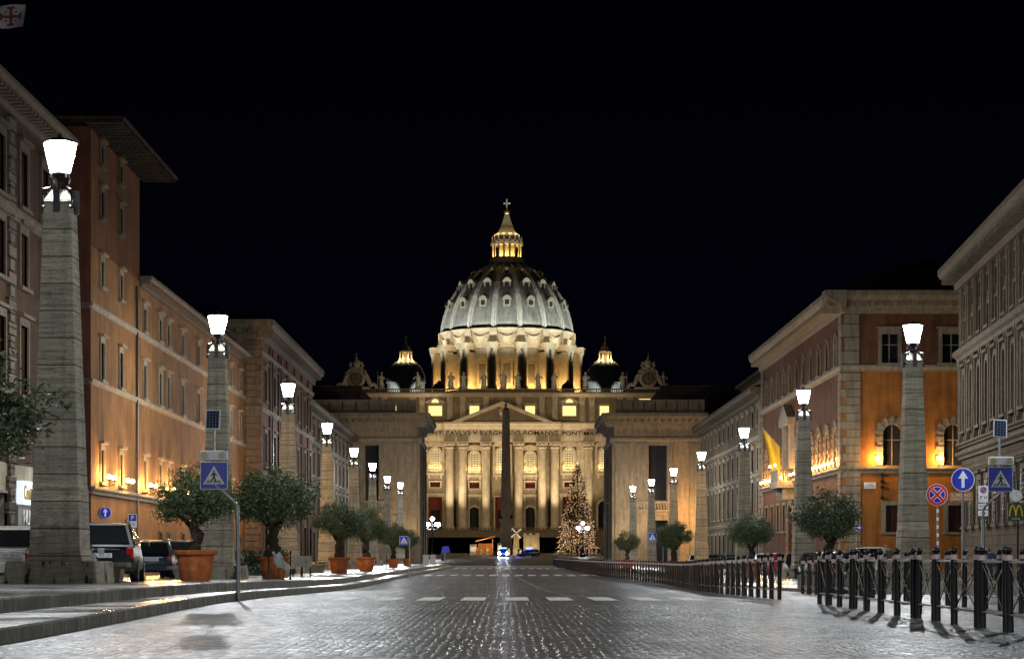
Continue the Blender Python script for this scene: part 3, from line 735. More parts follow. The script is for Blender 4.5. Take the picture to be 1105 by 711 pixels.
def rows(B, Mx, L, n, zs, hw, trim, pane, wallmat, ztop, skip=None, style='rect', ground=True):
    ops = []; gr = []
    for i in range(n):
        u = L * (i + .5) / n
        for (a, b) in zs: ops.append((u - hw, u + hw, a, b))
        if ground: gr.append((u - hw * 1.3, u + hw * 1.3, -.3, 3.4))
    m = MB(Mx); wall(m, 0, L, -.6, ztop, ops + gr); m.build('wall', wallmat, B)
    for o in ops: win(B, Mx, o, trim, pane, style=style, fw=.28)
    for o in gr: win(B, Mx, o, trim, M['black'], fw=.3, hood=False, sill=False, mull=False)
def l4():
    B = bld('grey_palazzo', 0, 'grey brown palazzo at the far end of the left side')
    X, d0, d1 = -20.0, 197.2, 263.0; Mx = LFACE(X, d0)
    rows(B, Mx, d1 - d0, 12, [(5.4, 8.2), (9.4, 11.8), (13.2, 14.6)], .85, M['dimtrim'], M['glass'], M['greybrown'], 15.4)
    for z in (4.2, 8.9, 12.5): band(B, 'string_course', Mx, 0, d1 - d0, z, z + .35, .2, M['dimtrim'])
    cornice(B, Mx, 0, d1 - d0, 15.3, 16.3, 1.0, M['dimtrim'], .8)
    E = T(X - 20, d0, 0); m = MB(E); m.box(0, 20, 0, .3, 8, 15.4); m.build('end_wall', M['greybrown'], B)
    hip(B, X - 20, X + .8, d0, d1, 16.33, 18.5, 6, M['roof'])
l4()

def ra():
    B = bld('terracotta_palazzo', 0, 'brown and orange palazzo on the right with stone quoins and warm sill lamps')
    X, d0, d1 = 25.0, 152.0, 200.0; Mx = RFACE(X, d1); L = d1 - d0
    ds = [155 + 4.1 * k for k in range(11)]
    up = [(d1 - d - .6, d1 - d + .6, 15.35, 17.7) for d in ds]
    mid = [(d1 - d - .62, d1 - d + .62, 7.75, 10.7) for d in ds if abs(d - 180) > 2.5]
    low = [(d1 - d - .8, d1 - d + .8, 3.2, 5.6) for d in ds if abs(d - 180) > 2.5]
    portal = [(d1 - 179.6 - 1.6, d1 - 179.6 + 1.6, -.3, 5.4)]
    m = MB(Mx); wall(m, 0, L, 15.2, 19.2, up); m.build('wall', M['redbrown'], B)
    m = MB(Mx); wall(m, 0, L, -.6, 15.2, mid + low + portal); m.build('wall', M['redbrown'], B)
    for o in up: win(B, Mx, o, M['trim'], M['glass'], style='arch', wallm=M['redbrown'], hood=False)
    for o in mid: win(B, Mx, o, M['trim'], M['glass'], style='rustic', wallm=M['redbrown'], sill=False)
    for o in low: win(B, Mx, o, M['trim'], M['black'], grate=False, hood=False, mull=False)
    win(B, Mx, portal[0], M['trim'], M['black'], style='rustic', wallm=M['redbrown'], sill=False, mull=False)
    u = d1 - 179.6
    m = MB(Mx); m.box(u - 2.6, u + 2.6, -1.5, .02, 6.9, 7.5)
    for k in range(14): m.box(u - 2.5 + k * .37, u - 2.35 + k * .37, -1.45, -1.3, 7.5, 8.4)
    m.box(u - 2.6, u + 2.6, -1.5, -1.25, 8.4, 8.55); m.box(u - 2.2, u - 1.7, -1.0, 0, 5.9, 6.9); m.box(u + 1.7, u + 2.2, -1.0, 0, 5.9, 6.9); m.build('balcony', M['trim'], B)
    m = MB(Mx)
    for s in (-1, 1): m.box(u + s * 2.1 - .35, u + s * 2.1 + .35, -.45, .02, 8.6, 12.4)
    m.box(u - 2.8, u + 2.8, -.7, .02, 12.4, 13.0); m.prism([(u - 2.9, 13.0), (u + 2.9, 13.0), (u, 14.3)], -.7, .02); m.build('balcony_frame', M['trim'], B)
    # camera facing front
    E = T(X, d0, 0); W = 34.0
    fu = [(5.05 - 1, 5.05 + .7, 15.35, 17.5), (9.6 - .9, 9.6 + .9, 15.35, 17.5), (14.4, 16.2, 15.35, 17.5)]
    fa = [(2.85 + .18, 2.85 + 1.62, 7.72, 10.75), (8.25 - .68, 8.25 + .78, 7.72, 10.75), (12.8, 14.3, 7.72, 10.75)]
    fl = [(3.25, 4.5, 2.75, 4.75), (7.9, 9.1, 2.75, 4.75), (13, 14.2, 2.75, 4.75)]
    fu = [(2.95, 4.15, 15.35, 17.5), (7.45, 8.9, 15.35, 17.5), (12.6, 14.0, 15.35, 17.5)]
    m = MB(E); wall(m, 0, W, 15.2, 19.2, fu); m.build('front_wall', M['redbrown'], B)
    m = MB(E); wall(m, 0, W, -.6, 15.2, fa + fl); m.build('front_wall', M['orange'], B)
    for o in fu: win(B, E, o, M['trim'], M['glass'], fw=.28)
    for o in fa: win(B, E, o, M['trim'], M['black'], style='rustic', wallm=M['orange'], sill=False, mull=True, pr=.12)
    for o in fl: win(B, E, o, M['trim'], M['rust'], hood=False, grate=True, fw=.34, mull=False)
    for FM, a, b in ((Mx, 0, L + .2), (E, -.2, W)):
        band(B, 'string_course', FM, a, b, 14.72, 15.2, .22, M['trim']); band(B, 'sill_band', FM, a, b, 7.15, 7.65, .28, M['trim'])
        cornice(B, FM, a - (1.3 if FM is E else 0), b + (1.3 if FM is Mx else 0), 19.0 + (.004 if FM is E else 0), 20.6 + (.004 if FM is E else 0), 1.3, M['trim'], .55)
    quoins(B, E, 0.02, 1.35, -.4, 14.7, M['trim'], .14, .6, side=-1); quoins(B, E, 0.02, 1.25, 15.25, 19.0, M['trim'], .12, 1.0, side=-1, alt=.1)
    quoins(B, Mx, L - 1.2, L - .02, -.4, 14.7, M['trim'], .14, .6, side=1); quoins(B, Mx, L - 1.1, L - .02, 15.25, 19.0, M['trim'], .12, 1.0, side=1, alt=.1)
    quoins(B, Mx, .02, 1.2, -.4, 19.0, M['trim'], .14, .6, side=-1)
    hip(B, X - 1.1, X + W, d0 - 1.0, d1, 20.63, 24.0, 8.0, M['roof'])
    for d in [153.8 + 2.05 * k for k in range(22)]:
        if abs(d - 179.6) < 2.6: continue
        sillamp(B, Mx, d1 - d, 8.0, -.5, 240)
    sillamp(B, Mx, u - 1.6, 8.9, -1.6, 26); sillamp(B, Mx, u + 1.6, 8.9, -1.6, 26)
    sillamp(B, E, 2.5, 8.15, -.6, 330); sillamp(B, E, 7.13, 8.15, -.6, 330); sillamp(B, E, 12.2, 8.15, -.6, 330)
    # street name slab and wall spotlights
    m = MB(E); m.box(1.62, 2.5, -.09, -.01, 6.0, 6.45); m.build('street_name_slab', M['white'], B)
    text('carved_letters', 'VIA DELLA\nCONCILIAZIONE', M['signblack'], B, E @ T(2.06, -.09, 6.22), .74, .26, .006)
    m = MB(E)
    for z in (7.0, 6.5, 6.1, 5.3): m.box(2.82, 3.0, -.45, -.1, z - .1, z + .1)
    m.tube([(2.9, -.15, 7.1), (2.9, -.15, 5.2)], .03, 5); m.build('floodlight_rack', M['iron'], B)
ra()
flag('long yellow flag hanging from a slanted pole on the brown palazzo on the right', [(24.9, 184, 10.5), (22.9, 183.6, 12.6)],
     [(24.6, 184, 10.8), (23.0, 183.6, 12.5), (23.9, 183.8, 8.4), (24.7, 184.0, 8.3)], [M['flagy'], M['flagw']], lambda s, t: 0)
def rb():
    ang = -R(90) + R(5.0)            # facade slightly turned towards the street
    cx, cd = 25.65, 115.0
    B = bld('stone_palace', 0, 'dark grey stone palace with arched windows and a heavy cornice at the right edge')
    # u grows towards camera: direction (-sin5, -cos5)
    Mx = T(cx, cd, 0) @ RZ(-R(90) - R(4.6))
    L = 46.0
    n = 17; pitch = 2.72
    ops = []; lo = []; top = []; low = []
    for i in range(n):
        u = 1.75 + i * pitch
        if u > L - 1: break
        ops.append((u - .42, u + .42, 7.9, 11.1)); top.append((u - .36, u + .36, 12.9, 14.0)); low.append((u - .30, u + .30, 14.7, 15.5)); lo.append((u - .45, u + .45, 2.6, 5.0))
    m = MB(Mx); wall(m, 0, L, -.6, 16.2, ops + top + low + lo); m.build('wall', M['palace'], B)
    for o in ops: win(B, Mx, o, M['palacetrim'], M['black'], style='arch', wallm=M['palace'], fw=.3, pr=.16)
    for o in top: win(B, Mx, o, M['palacetrim'], M['glass'], fw=.16, hood=False)
    for o in low: win(B, Mx, o, M['palacetrim'], M['glass'], fw=.12, hood=False, sill=False)
    for o in lo: win(B, Mx, o, M['palacetrim'], M['black'], fw=.22, pr=.12, grate=True)
    for i in range(n + 1):
        u = 1.75 - pitch / 2 + i * pitch
        if u < .3: u = .36
        if u > L: break
        for s in (-.34, .34):
            m = MB(Mx); uu = max(.17, u + s)
            m.box(uu - .13, uu + .13, -.22, .02, 7.5, 11.6); m.box(uu - .18, uu + .18, -.28, .02, 11.6, 11.85); m.box(uu - .18, uu + .18, -.28, .02, 7.25, 7.5)
            m.box(uu - .12, uu + .12, -.16, .02, 12.5, 15.7); m.box(uu - .16, uu + .16, -.2, .02, 15.7, 15.9); m.build('pilaster', M['palacetrim'], B)
    for z0, z1, pr in ((6.35, 6.75, .35), (7.0, 7.25, .3), (11.85, 12.4, .5), (5.6, 5.8, .15)): band(B, 'string_course', Mx, -.25, L, z0, z1, pr, M['palacetrim'])
    cornice(B, Mx, -1.1, L, 16.0, 17.2, 1.2, M['palacetrim'], .5)
    E = T(cx + .0, cd, 0); m = MB(Mx); m.box(-.0, .3, 0.02, 24, -.6, 16.2); m.build('end_wall', M['palace'], B)
    m = MB(Mx); m.extr([(-1.0, 17.22), (12, 19.5), (24, 17.22)], -.5, L); m.build('roof', M['roof'], B)
rb()
def rc():
    B = bld('grey_stone_palazzo', 0, 'grey palazzo with pale window frames at the far end of the right side')
    X, d0, d1 = 25.0, 200.3, 264.0; Mx = RFACE(X, d1); L = d1 - d0
    rows(B, Mx, L, 14, [(5.2, 8.4), (9.5, 11.7), (14.0, 15.6)], .8, M['trim'], M['glassw'], M['greybrown'], 16.6)
    for z in (4.2, 8.9, 12.6): band(B, 'string_course', Mx, 0, L, z, z + .35, .2, M['trim'])
    cornice(B, Mx, 0, L, 16.4, 17.6, 1.1, M['dimtrim'], .8)
    quoins(B, Mx, L - 1.6, L - .02, -.4, 16.4, M['trim'], .14, .6, side=1)
    m = MB(T(X + 3, 0, 0) @ RFACE(0, 243)); wall(m, 0, 42, 17.6, 20.6, [(1.5 + 3 * i, 2.5 + 3 * i, 18.2, 19.8) for i in range(13)]); m.build('attic_storey', M['cream'], B)
    m = MB(T(X + 3, 0, 0) @ RFACE(0, 243)); m.add([(0, .35, 17.6), (42, .35, 17.6), (42, .35, 20.6), (0, .35, 20.6)], [(0, 1, 2, 3)]); m.build('attic_glazing', M['black'], B)
    cornice(B, T(X + 3, 0, 0) @ RFACE(0, 243), -.2, 42.2, 20.5, 21.1, .8, M['dimtrim'])
    hip(B, X - .8, X + 30, d0, d1, 17.62, 19, 3.5, M['roof']); hip(B, X + 2.4, X + 28, 200.5, 243.6, 21.12, 22.6, 5, M['roof'], 'upper_roof')
    light('POINT', 'shop_light', (22.6, 214, 3.2), 60, (1, .8, .5), .3, B)
rc()
# ---- the two end blocks flanking the square
def propy(side):
    s = side; lab = 'stone end block with giant opening, on the %s side of the square' % ('right' if s > 0 else 'left')
    B = bld('corner_palazzo', 0, lab, 'building')
    d0, d1 = 275.0, 299.0
    xi = 14.5 if s > 0 else -12.05
    xo = 27.0 if s > 0 else -27.0
    x0, x1 = min(xi, xo), max(xi, xo); W = x1 - x0; E = T(x0, d0, 0)
    def U(px): return (px - HX) * d0 / F - x0
    if s > 0: a, b = U(691), U(720)
    else: a, b = U(393.4), U(422)
    ops = [(a, b, 8.5, 15.95), (a - .1, b + .1, -.4, 5.8)]
    fr = MB(E); wall(fr, 0, W, -.6, 19.4, ops, depth=1.6); fr.build('front_wall', M['propy'], B)
    # opening linings: dark void with lit strip of the colonnade behind
    for o in ops: win(B, E, o, M['propy2'], M['black'], fw=.7, pr=.18, hood=False, sill=False, mull=False, dep=1.58)
    m = MB(E); m.box(a + (b - a) * .52 if s < 0 else a + .1, b - .1 if s < 0 else a + (b - a) * .28, .9, 1.5, 8.5, 13.5 if s < 0 else 13.4)
    m.build('inner_pier', M['cream'], B)
    m = MB(E); m.box(a - .3, b + .3, -.55, .05, 7.0, 7.25)
    for k in range(10): m.lathe([(.07, 7.25), (.14, 7.5), (.07, 7.8), (.12, 8.1)], 6, a + .1 + k * (b - a - .2) / 9, -.3)
    m.box(a - .3, b + .3, -.5, -.12, 8.1, 8.35); m.build('balustrade', M['trim'], B)
    # side towards the street
    Fm = (RFACE(xi, d1) if False else (LFACE(xi, d0) if s < 0 else RFACE(xi, d1)))
    sd = MB(Fm); wall(sd, 0, d1 - d0, -.6, 19.4, [(9, 13, 8.5, 15.9)], depth=1.0); sd.build('side_wall', M['propy'], B)
    win(B, Fm, (9, 13, 8.5, 15.9), M['propy2'], M['black'], fw=.6, pr=.15, hood=False, mull=False)
    for (ua, ub) in ((.1, 2.2), (5.6, 7.6), (14.4, 16.4), (d1 - d0 - 2.2, d1 - d0 - .1)):
        m = MB(Fm); m.box(ua, ub, -.3, .02, -.4, 16.2); m.build('pilaster', M['propy2'], B)
    for (ua, ub) in (((.1, 2.4), (W - 5.2, W - 3.4), (W - 2.6, W - .1)) if s < 0 else ((W - 2.4, W - .1), (3.0, 4.6), (.1, 2.2))):
        m = MB(E); m.box(ua, ub, -.3, .02, -.4, 16.2); m.build('pilaster', M['propy2'], B)
    for FM, u0, u1, k in ((E, -.6 if s > 0 else 0, W + (.6 if s < 0 else 0), .0), (Fm, -.6 if s < 0 else 0, d1 - d0 + (.6 if s > 0 else 0), .006)):
        band(B, 'architrave', FM, u0, u1, 16.2 + k, 16.9 + k, .4, M['propy2'])
        cornice(B, FM, u0 - .6 * (FM is E and s > 0) - .6 * (FM is Fm and s < 0), u1 + .6 * (FM is E and s < 0) + .6 * (FM is Fm and s > 0), 18.4 + k, 20.2 + k, 1.7, M['propy2'], .9)
    m = MB()
    xa, xb = x0 + .3, x1 - .3
    m.box(xa, xb, d0 + .3, d0 + .8, 20.2, 20.6); m.box(xa, xb, d0 + .3, d0 + .8, 21.8, 22.1)
    for k in range(9):
        u = xa + (xb - xa) * k / 8; m.box(max(xa, u - .8), min(xb, u + .8), d0 + .28, d0 + .82, 20.6, 21.8)
    for k in range(48): m.box(xa + k * .25 + .05, xa + k * .25 + .17, d0 + .5, d0 + .62, 20.6, 21.8)
    m.box(xa, xb, d0 + 1.0, d1 - 1, 20.2, 20.5)
    m.build('roof_balustrade', M['propy2'], B)
    m = MB(); m.box(x0 + .5, x1 - .5, d1 - .6, d1 - .1, -.5, 20.1); m.build('rear_wall', M['propy2'], B)
    light('POINT', 'opening_light', E @ Vector((a + (b - a) * (.75 if s < 0 else .2), .35, 9.0)), 150, (1, .84, .56), .2, B)
    light('SPOT', 'corner_uplight', ((-13.4, 269.5, .4) if s < 0 else (16.0, 269.5, .4)), 2600, (1, .78, .46), .3, B, aim=((-13.2, 275, 8) if s < 0 else (15.9, 275, 8)), ang=75, blend=.9)
    light('SPOT', 'door_light', E @ Vector(((a + b) / 2, -3.5, 5.6)), 260 if s > 0 else 170, (1, .86, .62), .3, B, aim=E @ Vector(((a + b) / 2, 1.4, 3.0)), ang=90)
    return B
PL = propy(-1); PR = propy(1)
m = MB(); m.ball((26.2, 273.4, 5.0), .16, 0, 8, 5); m.build('wall_lamp', M['warmglow'], PR); light('POINT', 'wall_lamp_light', (25.0, 270.6, 6.2), 2600, (1, .60, .22), .2, PR)  # made-up lamp, added for the orange light from the adjacent street
def dark_block(name, label, x0, x1, d0, d1, z1, par=True):
    B = bld(name, 0, label)
    m = MB(T(x0, d0, 0)); W = x1 - x0; ops = [(1.5 + 3.4 * i, 2.7 + 3.4 * i, z1 - 4.6, z1 - 2.8) for i in range(int((W - 2) / 3.4))]
    wall(m, 0, W, -.5, z1, ops); m.build('wall', M['darkplaster'], B)
    for o in ops: win(B, T(x0, d0, 0), o, M['darkplaster'], M['black'], fw=.15)
    cornice(B, T(x0, d0, 0), -.3, W + .3, z1 - .1, z1 + .7, .7, M['dimtrim'])
    m = MB(); m.box(x0, x1, d0 + .4, d1, z1 - .3, z1 + .55); m.box(x0, x0 + .3, d0 + .01, d1, -.5, z1 - .31); m.box(x1 - .3, x1, d0 + .01, d1, -.5, z1 - .31); m.build('side_wall', M['darkplaster'], B)
dark_block('dark_rear_building', 'unlit block rising behind the left end block of the square', -32.5, -23.0, 320, 345, 27.0)
dark_block('dark_rear_building', 'unlit block rising behind the right end block of the square', 24.3, 37.0, 320, 345, 27.0)

# ------------------------------------------------------------------ basilica
BX, BD = -1.56, 687.0
def zb(y): return EYE + (HY - y) * BD / F
def basilica():
    B = bld('domed_basilica', 0, 'great floodlit domed basilica with columned front at the end of the avenue', 'basilica')
    E = T(BX, BD, 0); Z0 = 9.4
    s_, m2 = M['basil'], M['basil_shaded']
    ops = []; kinds = []
    def op(cx, w, z0, z1, k): ops.append((cx - w / 2, cx + w / 2, z0, z1)); kinds.append(k)
    for sx in (-1, 1):
        op(sx * 22.6, 3.3, zb(508), zb(484), 'arch'); op(sx * 22.6, 4.6, Z0, zb(536), 'reddoor'); op(sx * 22.6, 3.4, zb(525.5), zb(520), 'red')
        op(sx * 9.4, 3.0, zb(510), zb(488), 'arch'); op(sx * 9.4, 3.4, zb(527), zb(520), 'red'); op(sx * 9.4, 3.8, Z0, zb(547), 'archdoor')
        op(sx * 34.4, 3.2, zb(508), zb(484), 'arch'); op(sx * 34.4, 4.2, Z0, zb(540), 'archdoor')
        op(sx * 49.0, 5.4, zb(512), zb(480), 'arch'); op(sx * 49, 6.0, Z0, zb(545), 'archdoor')
        op(sx * 9.4, 3.2, zb(448.6), zb(437.7), 'lit'); op(sx * 22.6, 4.5, zb(448.6), zb(437.7), 'lit'); op(sx * 34.4, 3.1, zb(448.6), zb(437.7), 'lit'); op(sx * 48.4, 4.6, zb(448.6), zb(430), 'lit')
    op(0, 4.0, zb(510), zb(484), 'arch'); op(0, 4.8, Z0, zb(536), 'reddoor')
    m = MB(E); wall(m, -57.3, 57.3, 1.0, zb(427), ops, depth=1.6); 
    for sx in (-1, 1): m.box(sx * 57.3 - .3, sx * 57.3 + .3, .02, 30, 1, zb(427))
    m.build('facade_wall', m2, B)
    P = {'arch': M['litwin2'], 'lit': M['litwin'], 'red': M['redwood'], 'reddoor': M['redwood'], 'archdoor': M['black']}
    for o, k in zip(ops, kinds):
        if k in ('arch', 'archdoor'): W = win(B, E, o, s_, P[k], style='arch', fw=.7, pr=.5, wallm=m2, hood=(k == 'arch'), dep=1.3, mull=False)
        else: W = win(B, E, o, s_, P[k], fw=.5, pr=.35, hood=k == 'lit', dep=1.3, mull=False)
        if k == 'arch':
            a, b, c, d = o; g = MB(E)
            for i in range(1, 6): g.box(a + (b - a) * i / 6 - .06, a + (b - a) * i / 6 + .06, 1.1, 1.2, c, d)
            for i in range(1, 9): z = c + (d - c) * i / 9; g.box(a, b, 1.08, 1.18, z - .06, z + .06)
            g.build('mullion_grid', M['bronze'], W)
            cx = (a + b) / 2
            m = MB(E); m.box(cx - 3.0, cx + 3.0, -2.0, 0, c - 1.4, c - .7)
            for i in range(15): m.box(cx - 2.9 + i * .41, cx - 2.7 + i * .41, -1.9, -1.65, c - .7, c + .5)
            m.box(cx - 3, cx + 3, -2, -1.6, c + .5, c + .75)
            for sx in (-1, 1): m.box(cx + sx * 2.0 - .3, cx + sx * 2.0 + .3, -1.3, 0, c - 2.4, c - 1.4)
            m.build('balcony', s_, B)
            for sx in (-.9, .9): light('POINT', 'niche_light', (BX + cx + sx, BD - .95, c + 1.0), 420, (1, .76, .34), .3, B)
            # segmental hood over niche
            m = MB(E); pts = [(cx + 3.4 * math.cos(t), d + .9 + 1.5 * math.sin(t)) for t in [PI * i / 10 for i in range(11)]]
            m.prism(pts, -1.0, .02); 
            for sx in (-1, 1): m.box(cx + sx * 2.8 - .4, cx + sx * 2.8 + .4, -.8, 0, c - .7, d + .9)
            m.build('niche_frame', s_, B)
        if k == 'reddoor':
            a, b, c, d = o; g = MB(E); g.box(a + .9, b - .9, .9, 1.2, c, c + (d - c) * .62); g.build('doorway', M['black'], W)
        if k == 'lit' and abs(o[0] + o[1]) > 30:
            a, b, c, d = o; cx = (a + b) / 2; m = MB(E)
            if abs(cx) < 30:
                m.prism([(cx - 4.0, d + .9), (cx + 4.0, d + .9), (cx + .6, d + 2.7), (cx - .6, d + 2.7)], -.6, .02); m.build('window_pediment', s_, B)
                m = MB(E); m.prism([(cx + 1.2 * math.cos(PI * i / 8), d + 1.0 + 1.2 * math.sin(PI * i / 8)) for i in range(9)], -.66, -.62); m.build('fanlight', M['litwin'], B)
    # giant columns
    def column(cx, half=False, y=-1.9):
        t = MB(E); r = 1.45; z1 = zb(477)
        t.lathe([(r * 1.28, Z0), (r * 1.28, Z0 + 1.0), (r * 1.22, Z0 + 1.1), (r * 1.22, Z0 + 1.5), (r * 1.08, Z0 + 1.7), (r, Z0 + 2.0), (r * .99, Z0 + 10), (r * .87, z1 - 3.1)], 20, cx, y)
        c = t.build('column', s_, B, smooth='auto')
        k = MB(E)
        k.lathe([(r * .9, z1 - 3.1), (r * .98, z1 - 3.0), (r * .9, z1 - 2.8), (r * 1.02, z1 - 2.0), (r * 1.22, z1 - 1.9), (r * .98, z1 - 1.8), (r * 1.1, z1 - 1.0), (r * 1.36, z1 - .75)], 16, cx, y)
        for q in range(8):
            a = q * PI / 4 + PI / 8; k.ball((cx + 1.22 * r * math.cos(a), y + 1.22 * r * math.sin(a), z1 - .9), .36, 0, 6, 4)
        k.box(cx - r * 1.35, cx + r * 1.35, y - r * 1.35, y + r * 1.35, z1 - .5, z1 - .01)
        k.build('capital', s_, c)
    for sx in (-1, 1):
        for cx in (5.5, 13.35, 17.7, 29.0):
            column(sx * cx, y=-2.3 if cx < 20 else -1.2)
            light('SPOT', 'column_uplight', (BX + sx * cx + sx * 1.2, BD - 14.0, 9.9), 20000, (1, .80, .52), .4, B, aim=(BX + sx * cx, BD - 2.0, 34), ang=62, blend=.8)
    for sx in (-1, 1):
        for cx in (26.9, 39.8, 43.2, 54.5):
            m = MB(E); z1 = zb(477); m.box(sx * cx - 1.3, sx * cx + 1.3, -.9, .02, Z0, z1 - 2.9); m.box(sx * cx - 1.6, sx * cx + 1.6, -1.1, .02, z1 - 2.9, z1 - .01); m.build('pilaster', s_, B)
    for sx in (-1, 1):
        for a, b, c, d, zt in ((7.2, 7.9, 11.0, 11.6, 536), (19.3, 20.0, 25.0, 25.6, 535)):
            m = MB(E)
            for q in ((a + b) / 2, (c + d) / 2): m.box(sx * q - .35, sx * q + .35, -.25, .02, Z0, zb(zt) + .01)
            m.box(min(sx * (a - .5), sx * (d + .3)), max(sx * (a - .5), sx * (d + .3)), -.3, .02, zb(zt), zb(zt - 3)); m.build('door_surround', s_, B)
    # entablature, inscription
    z0, z1 = zb(477), zb(456)
    m = MB(E)
    m.extr([(.05, z0), (-.9, z0), (-1.1, z0 + 1.6), (-1.1, z0 + 4.2), (-1.5, z0 + 4.6), (-2.2, z1 - .9), (-2.6, z1 - .6), (-2.6, z1), (.05, z1)], -57.6, 57.6)
    m.extr([(-1.0, z0 + .01), (-3.2, z0 + .01), (-3.4, z0 + 1.6), (-3.4, z0 + 4.2), (-3.9, z0 + 4.6), (-4.6, z1 - .9), (-5.0, z1 - .58), (-5.0, z1 + .01), (-1.0, z1 + .01)], -19.6, 19.6)
    m.build('entablature', s_, B)
    text('inscription', 'IN·HONOREM·PRINCIPIS·APOST', M['bronze'], B, E @ T(-38.2, -1.12, z0 + 2.9), 36.0, 1.35, .06, .01)
    text('inscription', 'PAVLVS·V·BVRGHESIVS·ROMANVS', M['bronze'], B, E @ T(0, -3.42, z0 + 2.9), 37.6, 1.35, .06, .01)
    text('inscription', 'PONT·MAX·AN·MDCXII·PONT·VII', M['bronze'], B, E @ T(38.2, -1.12, z0 + 2.9), 36.0, 1.35, .06, .01)
    # pediment
    za, w = zb(434), 16.4
    m = MB(E); m.prism([(-w + 1.5, z1), (w - 1.5, z1), (0, za - .9)], -3.0, -.2); m.build('tympanum', m2, B)
    for sx in (-1, 1):
        m = MB(E); m.prism([(sx * (w + .6), z1 + .02), (sx * (w - 2.6), z1 + .02), (0, za - 1.2), (0, za)], -5.0, -.2); m.build('raking_cornice', s_, B)
    m = MB(E); m.ball((0, -3.1, z1 + 3.1), 1.5, 0, 12, 8, 1.2); m.ball((0, -3.2, z1 + 5.2), .8, 0, 8, 6); m.lathe([(1.4, z1 + .8), (1.0, z1 + 1.5)], 8, 0, -3.1); m.build('coat_of_arms', s_, B)
    # attic pilasters and top cornice
    za0, za1 = zb(455.8), zb(427)
    for sx in (-1, 1):
        for cx in (5.5, 13.35, 17.7, 27.0, 30.2, 39.8, 43.2, 54.5):
            m = MB(E); m.box(sx * cx - 1.0, sx * cx + 1.0, -.5, .02, za0, za1 - .4); m.box(sx * cx - .7, sx * cx + .7, -.75, -.5, za0 + 1, za1 - 1.5); m.build('attic_pilaster', s_, B)
    m = MB(E); zt = zb(427); m.extr([(.2, zt - .4), (-.7, zt - .4), (-1.0, zt + .2), (-1.5, zt + .5), (-1.5, zt + .9), (.2, zt + .9)], -57.6, 57.6); m.build('attic_cornice', s_, B)
    zt += .9; zt2 = zb(419.5)
    m = MB(E); m.box(-57.3, 57.3, -.9, .2, zt, zt + .35); m.box(-57.3, 57.3, -.9, .2, zt2 - .3, zt2)
    for k in range(150): u = -56.6 + k * .76; m.box(u, u + .3, -.6, -.2, zt + .35, zt2 - .3)
    m.box(-57.3, 57.3, 1.0, 26, zt - 1.2, zt - .5)
    m.build('balustrade', m2, B)
    # clocks
    for sx in (-1, 1):
        x = 49.1 * sx; t = MB(E); zc = zb(409)
        t.lathe([(.01, 0), (3.0, 0), (3.0, 1.0), (2.3, 1.2), (2.3, 1.25)], 24); t.v = [Matrix.Translation((BX + x, BD - .2, zc)) @ RX(R(90)) @ (T(-BX, -BD, 0) @ v) for v in t.v]
        f = t.build('clock', s_, B)
        d = MB(E); d.lathe([(.01, 1.28), (2.2, 1.28), (2.2, 1.32)], 24); d.v = [Matrix.Translation((BX + x, BD - .2, zc)) @ RX(R(90)) @ (T(-BX, -BD, 0) @ v) for v in d.v]
        d.build('clock_face', M['basil_shaded'], f)
        d = MB(E)
        for k in range(12):
            a = k * PI / 6; d.box(x + 1.8 * math.sin(a) - .14, x + 1.8 * math.sin(a) + .14, -1.62, -1.54, zc + 1.8 * math.cos(a) - .3, zc + 1.8 * math.cos(a) + .3)
        d.box(x - .1, x + .1, -1.64, -1.56, zc - .1, zc + 1.6); d.box(x - .1, x + 1.0, -1.63, -1.57, zc - .1, zc + .12); d.build('clock_hand', M['bronze'], f)
        d = MB(E)
        for q in range(18):        # scrolls and rays round the dial
            a = PI * (q / 17) ; rr = 3.5 + .5 * math.sin(q * 2.1)
            d.ball((x + rr * math.cos(a), -.8, zc + rr * math.sin(a) * .95), .55, 0, 7, 5)
        d.box(x - 4.6, x + 4.6, -1.2, .1, zb(420), zb(417.6))
        for s2 in (-1, 1):
            pts = [(x + s2 * (3.0 + .62 * i), -.6, zb(418) + 4.2 * math.exp(-i * .42) + .5 * math.sin(i * 1.7)) for i in range(8)]
            d.tube(pts, [.9, .8, .8, .7, .75, .6, .6, .3], 7)
            d.tube([(x + s2 * 1.2, -.6, zc + 3.2), (x + s2 * 2.2, -.6, zc + 4.6), (x + s2 * 1.2, -.6, zc + 5.6), (x + s2 * .3, -.6, zc + 6.1)], [.5, .5, .45, .4], 6)
            d.tube([(x - s2 * 2.6, -.9, zc + 3.0), (x + s2 * 2.2, -.9, zc + 5.6)], .25, 5)
        d.ball((x, -.7, zc + 5.2), 1.3, 0, 10, 8, 1.25); d.ball((x, -.7, zc + 7.0), .5, 0, 6, 5); d.box(x - .1, x + .1, -.8, -.6, zc + 7.2, zc + 8.6)
        d.build('clock_scrollwork', M['statue'], f)
    # steps and parvis
    m = MB()
    for k in range(22): m.box(BX - 60, BX + 60, 640 + k * 1.6, 686.0 if k < 21 else 686.9, 1.4 + k * .364, 1.4 + (k + 1) * .364)
    m.build('front_steps', M['dimtrim'], B)
    m = MB(E); m.box(-57, 57, -11, -9.6, Z0, Z0 + .25); m.box(-57, 57, -11, -10, 10.3, 10.5)
    for k in range(140): m.box(-56 + k * .8, -55.7 + k * .8, -10.7, -10.3, Z0 + .2, 10.3)
    m.build('parvis_railing', M['dimtrim'], B)
    # -------- main dome
    DD = 830.0; O = T(0, DD, 0); ph = .5
    D = MB(O)
